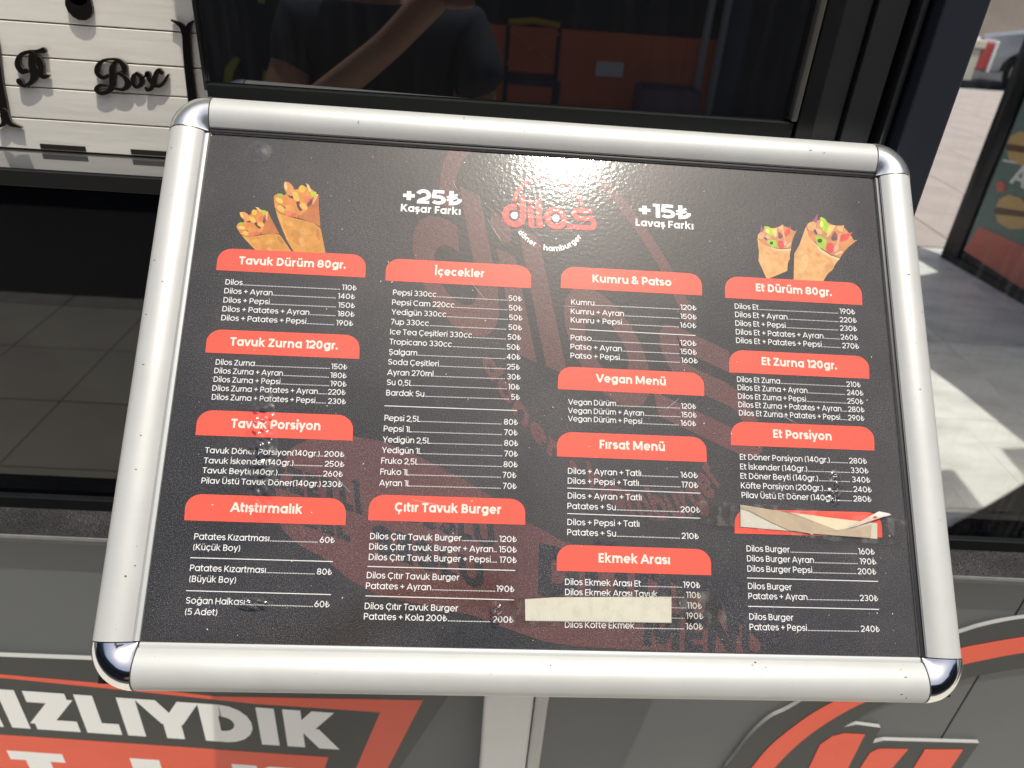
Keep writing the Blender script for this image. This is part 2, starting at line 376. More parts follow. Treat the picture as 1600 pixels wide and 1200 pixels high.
# thick cut letters: variable width strokes in the plane y = YP-0.008
def spline(pts, n=8):
    P = [np.array(p, float) for p in pts]; P = [2*P[0]-P[1]]+P+[2*P[-1]-P[-2]]; out = []
    for i in range(1, len(P)-2):
        for k in range(n):
            t = k/n
            out.append(0.5*((2*P[i])+(-P[i-1]+P[i+1])*t+(2*P[i-1]-5*P[i]+4*P[i+1]-P[i+2])*t*t+(-P[i-1]+3*P[i]-3*P[i+1]+P[i+2])*t**3))
    out.append(P[-2]); return out
YF = YP-0.0038
def cut_stroke(mb, pts, lift):                  # pts: (px,py,width_px)
    S = spline(pts); L = []; Rr = []
    for i, s in enumerate(S):
        a = S[max(0, i-1)]; b = S[min(len(S)-1, i+1)]; t = (b-a)[:2]; t = t/(np.linalg.norm(t)+1e-9); n = np.array([-t[1], t[0]])*s[2]/2
        L.append(onY(s[0]+n[0], s[1]+n[1], YF-lift)); Rr.append(onY(s[0]-n[0], s[1]-n[1], YF-lift))
    for i in range(len(S)-1):
        off = np.array([0, YP-0.0008-YF+lift, 0])
        q = [L[i], L[i+1], Rr[i+1], Rr[i]]
        mb.m = 0; mb.poly(q[::-1]); mb.m = 1
        mb.poly([L[i], L[i+1], L[i+1]+off, L[i]+off]); mb.poly([Rr[i+1], Rr[i], Rr[i]+off, Rr[i+1]+off])
    for i in (0, len(S)-1):
        # round end
        c = S[i]; cen = onY(c[0], c[1], YF-lift-0.00012); rad = np.linalg.norm(L[i]-Rr[i])/2
        pts_ = [cen+np.array([rad*math.cos(a), 0, rad*math.sin(a)]) for a in np.linspace(0, 2*math.pi, 15)[:-1]]
        off = np.array([0, YP-0.0008-YF+lift, 0])
        mb.m = 0; mb.poly(pts_); mb.m = 1
        for k in range(14): mb.poly([pts_[k], pts_[(k+1) % 14], pts_[(k+1) % 14]+off, pts_[k]+off])
def zl(ox, oy, s, arr): return [(ox+a/s, oy+b/s, c/s) for a, b, c in arr]
def cut_letter(strokes, label):
    mb = MB()
    for k, st in enumerate(strokes): cut_stroke(mb, st, 0.0003*k)
    o = part(mb, 'letter', [m_let, m_lets], box); o['label'] = label
b_ = lambda a: zl(140, 80, 12.31, a)
cut_letter([b_([(480,215,60),(430,330,110),(435,500,120),(425,680,120),(330,790,85),(200,805,75),(120,730,75),(190,660,60),(330,665,40)]),
            b_([(350,470,70),(260,510,80),(150,430,95),(145,310,95),(240,190,60),(430,155,45),(570,190,70),(665,310,110),(640,400,80),(500,445,45)]),
            b_([(590,440,60),(690,520,90),(735,620,120),(690,710,90),(600,740,60),(480,710,50)])], 'black script capital B')
cut_letter([b_([(905,425,50),(835,490,75),(840,620,80),(910,690,75),(995,620,90),(985,500,80),(905,430,60)])], 'black script small o')
cut_letter([b_([(990,520,40),(1060,490,40),(1110,430,100),(1150,540,90),(1230,640,80),(1340,670,70),(1430,590,60),(1505,460,40)]),
            b_([(1375,410,80),(1320,370,80),(1260,460,85),(1220,610,90),(1180,720,70),(1110,750,60),(1090,715,60)])], 'black script small x')
t_ = lambda a: zl(0, 60, 8.0, a)
cut_letter([t_([(330,405,60),(270,410,70),(215,320,70),(250,215,55),(350,170,45),(450,165,45),(540,150,75)]),
            t_([(400,195,80),(395,320,90),(430,450,110),(385,550,60),(300,590,45),(245,545,75)])], 'black script capital T')
cut_letter([t_([(480,260,70),(510,340,75),(510,440,70),(550,480,60),(600,470,35)])], 'black script small letter beside the T')
cut_letter([[(120, -10, 32), (122, 0, 38), (123, 9, 41)]], 'lower end of a black letter cut by the frame')
z4 = lambda a: zl(0, 0, 4.0, a)
def fork(strokes, label):
    mb = MB()
    for k, st in enumerate(strokes): cut_stroke(mb, st, 0.0003*k)
    o = part(mb, 'ornament', [m_let, m_lets], box); o['label'] = label
fork([z4([(1160,190,50),(1175,400,52),(1200,610,54),(1225,800,54)]), z4([(1160,215,44),(1130,160,30),(1070,126,8)]), z4([(1165,215,44),(1180,160,30),(1208,130,8)])], 'tall black bar with forked top')
fork([z4([(-40,250,50),(-10,500,50),(15,640,52),(30,740,52)]), z4([(25,700,44),(60,770,30),(130,797,8)]), z4([(25,700,44),(20,770,30),(-20,800,8)])], 'black bar with forked foot')

# ---- dark vinyl board low on the cladding
m_vdark = mat('dark sign vinyl', lin(28, 34, 37), 0.4, noise=0.10, nscale=6)
m_vedge = mat('pale sign edge', (0.36, 0.36, 0.35, 1), 0.4)
m_coral = mat('coral sign vinyl', lin(232, 88, 58), 0.45, noise=0.06, nscale=5, detail=8)
m_white = mat('white sign vinyl', (0.9, 0.9, 0.88, 1), 0.4)
def yprism(pts, y, th, mats, name, root, sidem=1, **k):
    mb = MB(); P = [onY(a, b, y) for a, b in pts]
    ar = sum(P[i][0]*P[(i+1) % len(P)][2]-P[(i+1) % len(P)][0]*P[i][2] for i in range(len(P)))
    if ar < 0: P = P[::-1]
    mb.prism(P, (0, th, 0), sidem=sidem if isinstance(mats, list) else None)
    return part(mb, name, mats, root, **k)
vs = thing('slogan_sign', (-0.8, D-0.006, 0.15), 'raised dark sign with coral bands and bold white capitals, low on the cladding at left', 'sign')
yb = D-0.007
pb = [onY(-60, 1019, yb), onY(700, 1078, yb), onY(690, 1105, yb), onY(622, 1205, yb)]
ztop = 0.5*(onY(0, 1024, yb)[2]+onY(120, 1032, yb)[2])
xrt = onY(697, 1098, yb)[0]; xrb = onY(627, 1198, yb)[0]
ed = lambda px, py, y=None: onY(px, py, y or yb)
mb = MB(); e1 = ed(690, 1103); e2 = ed(625, 1200)
dd = (e2-e1)/(e1[2]-e2[2])
top_r = e1 + (e1-e2)*((ztop-e1[2])/(e1[2]-e2[2])); bot_r = e2 + (e2-e1)*((e2[2]-0.01)/(e1[2]-e2[2]))
mb.prism([(-2.2, yb, 0.01), (bot_r[0], yb, 0.01), (top_r[0], yb, ztop), (-2.2, yb, ztop)], (0, 0.0068, 0), sidem=1)
part(mb, 'sign_board', [m_vdark, m_vedge], vs)
def flat(pts, y, ma, name, root):
    mb = MB(); P = [onY(a, b, y) for a, b in pts]; mb.prism(P, (0, 0.00025, 0)); return part(mb, name, ma, root)
y1 = yb-0.0003
# upper thin coral wedge and right slanted coral leg
def zline(px, py, y): return onY(px, py, y)
A = lambda px, py: onY(px, py, y1)
flat([(-40, 1051), (168, 1066), (330, 1090), (660, 1097), (660, 1097), (600, 1215), (553, 1215), (594, 1112), (330, 1096), (165, 1075), (-40, 1060)][:0] or
     [(-40, 1050), (0, 1054), (160, 1068), (330, 1088), (661, 1094), (598, 1215), (550, 1215), (594, 1113), (400, 1100), (200, 1079), (0, 1059), (-40, 1055)], y1, m_coral, 'coral_band', vs)
flat([(-60, 1144), (513, 1183), (500, 1225), (-60, 1225)], y1, m_coral, 'coral_band', vs)
# ------------------------------------------------------------------ a geometric stroke face drawn for this scene
XH, CAP, ASC, DES = 0.55, 0.70, 0.745, -0.19
def arc(cx, cy, rx, ry, a0, a1, n=None):
    n = n or max(3, int(abs(a1-a0)/22)+1)
    return [(cx+rx*math.cos(math.radians(a0+(a1-a0)*k/n)), cy+ry*math.sin(math.radians(a0+(a1-a0)*k/n))) for k in range(n+1)]
def strip(pts, w, closed=False):
    P = [np.array(p, float) for p in pts]; n = len(P); L = []; Rr = []
    for i in range(n):
        if closed: a, b = P[(i-1) % n], P[(i+1) % n]
        else: a, b = P[max(0, i-1)], P[min(n-1, i+1)]
        t1 = P[i]-a; t2 = b-P[i]
        l1, l2 = np.linalg.norm(t1), np.linalg.norm(t2)
        if l1 < 1e-9: t1, l1 = t2, l2
        if l2 < 1e-9: t2, l2 = t1, l1
        t1 = t1/l1; t2 = t2/l2; t = t1+t2; t /= (np.linalg.norm(t)+1e-9)
        nn = np.array([-t[1], t[0]]); c = max(0.45, nn @ np.array([-t1[1], t1[0]]))
        L.append(P[i]+nn*w/2/c); Rr.append(P[i]-nn*w/2/c)
    q = []
    for i in range(n if closed else n-1):
        j = (i+1) % n
        q.append([Rr[i], Rr[j], L[j], L[i]])
    return q
def bar(x0, y0, x1, y1): return [[(x0, y0), (x1, y0), (x1, y1), (x0, y1)]]
def para(x0, y0, x1, y1, w):                    # slanted stroke with level ends, centre line (x0,y0)-(x1,y1)
    L = math.hypot(x1-x0, y1-y0); wx = w*L/max(1e-6, abs(y1-y0))/2
    if y0 > y1: x0, y0, x1, y1 = x1, y1, x0, y0
    return [[(x0-wx, y0), (x0+wx, y0), (x1+wx, y1), (x1-wx, y1)]]
def disc(cx, cy, r, n=10): return [[(cx+r*math.cos(2*math.pi*k/n), cy+r*math.sin(2*math.pi*k/n)) for k in range(n)]]
_gc = {}
def glyph(ch, w):
    k = (ch, round(w, 4))
    if k not in _gc: _gc[k] = _glyph(ch, w)
    return _gc[k]
def _glyph(ch, w):
    h = w/2; r = XH/2-h+0.006; cy = XH/2; sb = 0.045; st = 0.075-h*0.25
    wm = w*0.92
    if ch == ' ': return 0.225, []
    if ch in 'aäâ':
        cx = sb+h+r; x = cx+r-h*0.1
        return x+h+st, [strip(arc(cx, cy, r, r, 0, 360)[:-1], w, True), bar(x-h, 0, x+h, XH)]
    if ch in 'dq':
        cx = sb+h+r; x = cx+r-h*0.1
        return x+h+st, [strip(arc(cx, cy, r, r, 0, 360)[:-1], w, True), bar(x-h, 0 if ch == 'd' else DES, x+h, ASC if ch == 'd' else XH)]
    if ch in 'bp':
        x = st+h; cx = x+r-h*0.1
        return cx+r+h+sb, [strip(arc(cx, cy, r, r, 0, 360)[:-1], w, True), bar(x-h, 0 if ch == 'b' else DES, x+h, ASC if ch == 'b' else XH)]
    if ch in 'gğ':
        cx = sb+h+r; x = cx+r-h*0.1
        L = [strip(arc(cx, cy, r, r, 0, 360)[:-1], w, True), strip([(x, XH), (x, 0.03)]+arc(cx, 0.03, x-cx, 0.2-h, 0, -150)[1:], w)]
        if ch == 'ğ': L.append(strip(arc(cx, 0.76, 0.10, 0.09, 195, 345), wm*0.8))
        return x+h+st, L
    if ch in 'oö':
        cx = sb+h+r
        L = [strip(arc(cx, cy, r, r, 0, 360)[:-1], w, True)]
        if ch == 'ö': L += [disc(cx-0.095, 0.70, w*0.55)+disc(cx+0.095, 0.70, w*0.55)]
        return 2*(sb+h+r), L
    if ch in 'cç':
        cx = sb+h+r; L = [strip(arc(cx, cy, r, r, 42, 318), w)]
        if ch == 'ç': L.append(strip([(cx, 0.0), (cx+0.03, -0.07), (cx, -0.13), (cx-0.06, -0.13)], wm*0.7))
        return cx+r*0.75+h+sb, L
    if ch == 'e':
        cx = sb+h+r
        return 2*(sb+h+r)-0.01, [strip(arc(cx, cy, r, r, 0, 318), w), bar(cx-r+h*0.6, cy-h*0.82, cx+r+h*0.85, cy+h*0.62)]
    if ch in 'nhm':
        x = st+h; rn = 0.185 if ch != 'm' else 0.172; yc = XH-h-rn
        L = [bar(x-h, 0, x+h, ASC if ch == 'h' else XH), strip(arc(x+rn, yc, rn, rn+0.006, 180, 0)+[(x+2*rn, 0)], w)]
        e = x+2*rn
        if ch == 'm': L.append(strip(arc(x+3*rn, yc, rn, rn+0.006, 180, 0)+[(x+4*rn, 0)], w)); e = x+4*rn
        return e+h+st-0.005, L
    if ch in 'uü':
        x = st+h; rn = 0.185; yc = h+rn
        L = [strip([(x, XH)]+arc(x+rn, yc, rn, rn+0.006, 180, 360), w), bar(x+2*rn-h, 0, x+2*rn+h, XH)]
        if ch == 'ü': L += [disc(x+rn-0.095, 0.70, w*0.55)+disc(x+rn+0.095, 0.70, w*0.55)]
        return x+2*rn+h+st, L
    if ch == 'r':
        x = st+h; return x+h+0.20, [bar(x-h, 0, x+h, XH), strip(arc(x+0.17, XH-h-0.17, 0.17, 0.176, 180, 75), w)]
    if ch in 'iı':
        x = st+h; L = [bar(x-h, 0, x+h, XH)]
        if ch == 'i': L.append(disc(x, 0.705, w*0.62))
        return x+h+st, L
    if ch == 'l': return 2*(st+h), [bar(st, 0, st+w, ASC)]
    if ch == 't':
        x = 0.135; return 0.37, [strip([(x, 0.69), (x, 0.15)]+arc(x+0.13, 0.13+h*0.2, 0.13, 0.13-h+h*0.2+0.0, 180, 262)[1:]+[(x+0.17, h)], w), bar(0.02, XH-w*0.95, x-h, XH)+bar(x+h, XH-w*0.95, 0.33, XH)]
    if ch == 'f':
        x = 0.13; return 0.35, [strip([(x, 0), (x, 0.58)]+arc(x+0.13, 0.58, 0.13, 0.17-h, 180, 88)[1:]+[(x+0.18, 0.75-h)], w), bar(0.02, XH-w*0.95, x-h, XH)+bar(x+h, XH-w*0.95, 0.31, XH)]
    if ch == 'k':
        x = st+h; return 0.53+h, [bar(x-h, 0, x+h, ASC), para(x+h*0.4, 0.24, 0.47, XH, w*0.86), para(x+h+0.06, 0.30, 0.50, 0, w*0.86)]
    if ch in 'sş':
        cx = 0.235; ry = (XH-w)/4+0.003; rx = 0.165-h*0.25
        P = arc(cx, XH-h-ry, rx, ry, 28, 250)+[(cx+0.02, XH/2-0.004)]+arc(cx, h+ry, rx+0.005, ry, 70, -152)
        L = [strip(P, w*0.97)]
        if ch == 'ş': L.append(strip([(cx, 0.0), (cx+0.03, -0.07), (cx, -0.13), (cx-0.06, -0.13)], wm*0.7))
        return 0.475, L
    if ch == 'v': return 0.54, [para(0.27, 0, 0.07, XH, w), para(0.27, 0, 0.47, XH, w)]
    if ch == 'y': return 0.55, [para(0.275, 0.02, 0.075, XH, w), para(0.18, DES, 0.475, XH, w)]
    if ch == 'w': return 0.78, [para(0.22, 0, 0.06, XH, w), para(0.22, 0, 0.39, XH, w), para(0.56, 0, 0.39, XH, w), para(0.56, 0, 0.72, XH, w)]
    if ch == 'x': return 0.52, [para(0.07, 0, 0.45, XH, w), para(0.45, 0, 0.07, XH, w)]
    if ch == 'z': return 0.49, [bar(0.05, XH-w*0.9, 0.44, XH), bar(0.04, 0, 0.45, w*0.9), para(0.10, w*0.5, 0.385, XH-w*0.5, w)]
    H = CAP; s = st+0.01+h
    if ch == 'A': return 0.73, [para(0.07, 0, 0.365, H, w), para(0.66, 0, 0.365, H, w), bar(0.19, 0.16, 0.54, 0.16+w*0.85)]
    if ch == 'B':
        r1, r2 = (H-2*h)/4-0.005, (H-2*h)/4+0.008
        return 0.62, [bar(s-h, 0, s+h, H), strip([(s, H-h), (0.33, H-h)]+arc(0.33, H-h-r1, 0.14, r1, 90, -90)+[(s, H-h-2*r1)], w*0.95), strip([(s, H/2), (0.34, H/2-0.004)]+arc(0.36, h+r2, 0.155, r2, 90, -90)+[(s, h)], w*0.95)]
    if ch in 'CÇ':
        r0 = H/2-h; cx = 0.055+h+r0; L = [strip(arc(cx, H/2, r0, r0+0.005, 44, 316), w)]
        if ch == 'Ç': L.append(strip([(cx, 0.0), (cx+0.035, -0.07), (cx, -0.135), (cx-0.07, -0.135)], wm*0.75))
        return cx+r0*0.75+h+0.05, L
    if ch == 'D': return 0.70, [bar(s-h, 0, s+h, H), strip([(s, H-h), (0.31, H-h)]+arc(0.31, H/2, 0.31-h*0.6, H/2-h, 90, -90)+[(s, h)], w)]
    if ch == 'E': return 0.54, [bar(s-h, 0, s+h, H), bar(s+h, 0, 0.49, w*0.92)+bar(s+h, H/2-h*0.9, 0.46, H/2+h*0.9)+bar(s+h, H-w*0.92, 0.49, H)]
    if ch == 'F': return 0.52, [bar(s-h, 0, s+h, H), bar(s+h, H/2-h*1.1, 0.44, H/2+h*0.7)+bar(s+h, H-w*0.92, 0.49, H)]
    if ch == 'G':
        r0 = H/2-h; cx = 0.055+h+r0; return cx+r0+h+0.06, [strip(arc(cx, H/2, r0, r0, 44, 360), w), bar(cx, H/2-w*0.9, cx+r0+h, H/2)]
    if ch == 'H': return 0.70, [bar(s-h, 0, s+h, H), bar(0.70-s-h, 0, 0.70-s+h, H), bar(s+h, H/2-h, 0.70-s-h, H/2+h)]
    if ch in 'Iİ':
        L = [bar(s-h, 0, s+h, H)]
        if ch == 'İ': L.append(disc(s, 0.82, w*0.6))
        return 2*s, L
    if ch == 'K': return 0.64+h*0.3, [bar(s-h, 0, s+h, H), para(s+h*0.5, 0.27, 0.54, H, w), para(s+h+0.07, 0.37, 0.575, 0, w)]
    if ch == 'L': return 0.47+h*0.3, [bar(s-h, 0, s+h, H), bar(s+h, 0, 0.44+h*0.3, w*0.95)]
    if ch == 'M': return 0.86+w*0.4, [bar(s-h, 0, s+h, H), bar(0.86+w*0.4-s-h, 0, 0.86+w*0.4-s+h, H), para(0.43+w*0.2, 0.08, s+h*0.3, H, w), para(0.43+w*0.2, 0.08, 0.86+w*0.4-s-h*0.3, H, w)]
    if ch == 'N': return 0.72+w*0.3, [bar(s-h, 0, s+h, H), bar(0.72+w*0.3-s-h, 0, 0.72+w*0.3-s+h, H), para(0.72+w*0.3-s-h*0.1, 0, s+h*0.1, H, w*1.05)]
    if ch == 'P': return 0.60, [bar(s-h, 0, s+h, H), strip([(s, H-h), (0.34, H-h)]+arc(0.34, H-h-0.175, 0.165, 0.175, 90, -90)+[(s, H-h-0.35)], w)]
    if ch == 'R': return 0.63, [bar(s-h, 0, s+h, H), strip([(s, H-h), (0.34, H-h)]+arc(0.34, H-h-0.175, 0.165, 0.175, 90, -90)+[(s, H-h-0.35)], w), para(0.34, H-2*h-0.34, 0.53, 0, w)]
    if ch in 'SŞ':
        cx = 0.30; ry = (H-w)/4+0.002; rx = 0.205-h*0.2
        L = [strip(arc(cx, H-h-ry, rx, ry, 25, 255)+[(cx+0.02, H/2-0.004)]+arc(cx, h+ry, rx+0.008, ry, 68, -155), w)]
        if ch == 'Ş': L.append(strip([(cx, 0.0), (cx+0.035, -0.07), (cx, -0.135), (cx-0.07, -0.135)], wm*0.75))
        return 0.60, L
    if ch == 'T': return 0.53+h*0.4, [bar(0.265+h*0.2-h, 0, 0.265+h*0.2+h, H-w*0.95), bar(0.03, H-w*0.95, 0.50+h*0.4, H)]
    if ch in 'UÜ':
        x = s; rn = 0.215; L = [strip([(x, H)]+arc(x+rn, h+rn, rn, rn, 180, 360)+[(x+2*rn, H)], w)]
        if ch == 'Ü': L += [disc(x+rn-0.1, 0.83, w*0.55)+disc(x+rn+0.1, 0.83, w*0.55)]
        return x+2*rn+s, L
    if ch == 'V': return 0.70, [para(0.35, 0, 0.07, H, w), para(0.35, 0, 0.63, H, w)]
    if ch == 'Y': return 0.64, [bar(0.32-h, 0, 0.32+h, 0.30), para(0.32, 0.27, 0.07, H, w), para(0.32, 0.27, 0.57, H, w)]
    if ch == 'Z': return 0.59, [bar(0.05, H-w*0.92, 0.53, H), bar(0.04, 0, 0.55, w*0.92), para(0.115, w*0.5, 0.465, H-w*0.5, w)]
    if ch == '0': return 0.66, [strip(arc(0.33, H/2, 0.265-h, H/2-h+0.004, 0, 360)[:-1], w, True)]
    if ch == '1': return 0.34, [bar(0.24-h, 0, 0.24+h, H), bar(0.05, H-w*0.92, 0.24-h, H)]
    if ch == '2': return 0.57, [strip(arc(0.28, H-h-0.195, 0.205, 0.195, 165, -38)+[(0.11, w*0.75)], w), bar(0.05, 0, 0.51, w*0.92)]
    if ch == '3':
        ra = (H-w)/4; return 0.59, [strip(arc(0.28, H-h-ra, 0.19, ra, 150, -90), w*0.96), strip([(0.27, H/2)]+arc(0.285, h+ra, 0.205, ra+0.004, 90, -152)[1:], w*0.96)]
    if ch == '4': return 0.64, [bar(0.44-h, 0, 0.44+h, H), bar(0.05, 0.15, 0.44-h, 0.15+w*0.9)+bar(0.44+h, 0.15, 0.59, 0.15+w*0.9), para(0.115, 0.17, 0.42, H, w)]
    if ch == '5': return 0.60, [strip([(0.50, H-h*0.9), (0.145, H-h*0.9), (0.12, 0.37)]+arc(0.285, 0.225, 0.21, 0.235-h, 115, -150), w*0.95)]
    if ch == '6': return 0.61, [strip(arc(0.305, 0.23, 0.245-h, 0.235-h, 0, 360)[:-1], w, True), para(0.155, 0.34, 0.37, H, w*0.95)]
    if ch == '9': return 0.61, [strip(arc(0.305, H-0.23, 0.245-h, 0.235-h, 0, 360)[:-1], w, True), para(0.24, 0, 0.455, H-0.34, w*0.95)]
    if ch == '7': return 0.54, [bar(0.04, H-w*0.92, 0.49, H), para(0.19, 0, 0.44, H-w*0.5, w)]
    if ch == '8':
        ra = (H-w)/4; return 0.61, [strip(arc(0.305, H-h-ra, 0.18, ra, 0, 360)[:-1], w*0.95, True), strip(arc(0.305, h+ra, 0.21, ra, 0, 360)[:-1], w*0.95, True)]
    if ch == '₺':
        return 0.60, [strip([(0.19, H), (0.19, h)]+arc(0.20, 0.30, 0.31, 0.30-h, -90, 6)[1:], w), strip([(0.03, 0.36), (0.19-h, 0.42)], w*0.62)+strip([(0.19+h, 0.455), (0.42, 0.54)], w*0.62), strip([(0.03, 0.22), (0.19-h, 0.28)], w*0.62)+strip([(0.19+h, 0.315), (0.42, 0.40)], w*0.62)]
    if ch == '(': return 0.29, [strip(arc(0.38, 0.30, 0.28, 0.47, 130, 230, 7), w*0.9)]
    if ch == ')': return 0.29, [strip(arc(-0.09, 0.30, 0.28, 0.47, -50, 50, 7), w*0.9)]
    if ch == '+': return 0.56, [bar(0.28-h, 0.13, 0.28+h, 0.57), bar(0.06, 0.35-h, 0.28-h, 0.35+h)+bar(0.28+h, 0.35-h, 0.50, 0.35+h)]
    if ch == '.': return 0.20, [disc(0.10, w*0.55, w*0.62)]
    if ch == ',': return 0.20, [para(0.06, -0.1, 0.11, 0.09, w)]
    if ch == '•': return 0.36, [disc(0.18, 0.3, 0.12)]
    if ch == '&': return 0.68, [strip([(0.58, 0.33)]+arc(0.29, 0.2, 0.2, 0.2-h, 20, -270)+[(0.35, 0.46)]+arc(0.27, 0.56, 0.125, 0.14-h*0.6, -10, 230)+[(0.60, h*0.6)], w)]
    return 0.5, [bar(0.05, 0, 0.45, CAP)]
def twidth(s, w, track=-0.018): return sum(glyph(c, w)[0]+track for c in s)
def text(mb, s, T, w, base=0.0, track=-0.018, step=8e-6):
    """T(x,y,h)->3D point; x,y in em"""
    x = 0.0
    for c in s:
        adv, layers = glyph(c, w)
        for k, L in enumerate(layers):
            for q in L: mb.poly([T(x+p[0], p[1], base+k*step) for p in q])
        x += adv+track
    return x
# letters on the slogan sign (plane y)
def ytext(s, p0, p1, cap_px, y, ma, name, root, w=0.2):
    a, b = onY(*p0, y), onY(*p1, y); ax = b-a; ln = np.linalg.norm(ax); ax /= ln
    capm = abs(onY(p0[0], p0[1]-cap_px, y)[2]-a[2]); upv = np.array([0, 0, 1.0])
    sx = ln/twidth(s, w); sy = capm/CAP
    mb = MB(); text(mb, s, lambda X, Y, h: a+ax*X*sx+upv*Y*sy+np.array([0, -h*2, 0]), w)
    o = part(mb, name, ma, root); return o
ytext('HIZLIYDIK', (-80, 1130), (525, 1171), 60, y1-0.00018, m_white, 'lettering', vs, w=0.215)
# second row, cut by the frame: T, L, K on the coral band
def yletter(s, p0, wpx, cap_px, ww=0.23):
    y = y1-0.00018; a = onY(*p0, y); b = onY(p0[0]+wpx, p0[1]+wpx*0.07, y); ax = b-a; ln = np.linalg.norm(ax); ax /= ln
    mb = MB(); zt = a[2]; capm = 0.10*K
    sx = ln/twidth(s, ww); sy = capm/CAP
    text(mb, s, lambda X, Y, h: a+ax*X*sx+np.array([0, 0, (Y-CAP)*sy])+np.array([0, -h*6, 0]), ww)
    part(mb, 'lettering', m_white, vs)
yletter('T', (5, 1172), 94, 40); yletter('I', (195, 1184), 58, 40, 0.3); yletter('K', (352, 1193), 112, 40)

# ---- round logo sign low on the cladding at right
rs = thing('round_logo_sign', (0.8, D-0.01, 0.2), 'raised round dark logo sign with coral ring and letters, low on the cladding at right', 'sign')
yr = D-0.0062
outer = [(1118, 1225), (1133, 1200), (1144, 1186), (1172, 1150), (1203, 1122), (1235, 1106), (1300, 1068), (1400, 1020), (1497, 990), (1540, 977), (1600, 966), (1690, 958)]
inner = [(1690, 1035), (1600, 1044), (1540, 1054), (1497, 1063), (1420, 1085), (1362, 1110), (1331, 1128), (1319, 1136)]
cut = [(1338, 1132), (1376, 1137), (1364, 1161), (1381, 1157), (1530, 1161), (1503, 1200), (1485, 1226)]
den = lambda L: [tuple(p) for p in spline(L, 5)]
yprism(den(outer)+den(inner)+cut, yr, 0.0058, [m_vdark, m_vedge], 'sign_board', rs)
yo = yr-0.0008
def yflat(pts, y, ma, name, root):
    mb = MB(); P = [onY(a, b, y) for a, b in pts]
    ar = sum(P[i][0]*P[(i+1) % len(P)][2]-P[(i+1) % len(P)][0]*P[i][2] for i in range(len(P)))
    if ar < 0: P = P[::-1]
    mb.prism(P, (0, 0.0006, 0)); return part(mb, name, ma, root)
yflat(den([(1165, 1213), (1175, 1199), (1203, 1166), (1241, 1135), (1278, 1110), (1340, 1078), (1420, 1042), (1497, 1015), (1540, 1006), (1600, 996), (1690, 987)])+
       den([(1690, 1010), (1600, 1020), (1540, 1031), (1497, 1041), (1440, 1062), (1380, 1085), (1325, 1110), (1275, 1141), (1237, 1172), (1211, 1199), (1200, 1213)]), yo, m_coral, 'coral_ring', rs)
yflat([(1258, 1213), (1264, 1200), (1281, 1164), (1300, 1151), (1319, 1146.5), (1351.5, 1148), (1325, 1200), (1318, 1213)], yo, m_coral, 'letter', rs)
yflat([(1338, 1213), (1344, 1200), (1359, 1177), (1372, 1170.6), (1419, 1171), (1394, 1200), (1382, 1213)], yo, m_coral, 'letter', rs)
yflat([(1418, 1213), (1427.5, 1200), (1445, 1171.5), (1504.5, 1172), (1486, 1200), (1477, 1213)], yo, m_coral, 'letter', rs)

# ================================================================== MENU STAND
m_alu = mat('satin silver frame', (0.49, 0.49, 0.475, 1), 0.46, metal=0.18, spec=0.5, noise=0.055, nscale=26, detail=9, bump=0.00006, bscale=120)
m_alu2 = mat('aluminium lip', (0.42, 0.43, 0.43, 1), 0.5, metal=0.2)
m_chrome = mat('polished chrome', (0.78, 0.77, 0.75, 1), 0.09, metal=1.0, bump=0.0012, bscale=20)
m_chromet = mat('worn chrome', (0.70, 0.71, 0.70, 1), 0.24, metal=0.9, bump=0.0006, bscale=22, noise=0.08)
m_black_shade = mat('plain black and lip shade', (0.006, 0.006, 0.006, 1), 0.4)
m_post = mat('off white painted post', (0.82, 0.81, 0.77, 1), 0.4, noise=0.03, nscale=10)
GL = dict(rough=0.38, spec=0.10, coat=1.0, coatr=0.08, bump=0.00012, bscale=300, coatbump=True)
def ink(name, col, speck=0.5, **k):
    q = dict(GL); q.update(k); return mat(name, col, speck=speck, **q)
m_sheet = ink('printed black slate sheet', (0.014, 0.0135, 0.0135, 1), speck=0.32, col2=(0.038, 0.034, 0.033, 1), nscale=5)
m_maroon = ink('faint maroon watermark ink', (0.085, 0.034, 0.031, 1), speck=0.42, noise=0.25, nscale=9)
m_wdark = ink('dark watermark lettering', (0.022, 0.020, 0.022, 1), speck=0.35)
m_banner = ink('coral banner ink', lin(232, 84, 64), speck=0.08)
m_btext = ink('pale cream heading ink', (0.78, 0.63, 0.55, 1), speck=0.0)
m_text = ink('white ink', (0.74, 0.73, 0.72, 1), speck=0.0)
m_logo = ink('red logo ink', lin(228, 70, 62), speck=0.15)
m_food = ink('food picture print', (0.5, 0.4, 0.3, 1), speck=0.06, attr=True, noise=0.22, nscale=130)

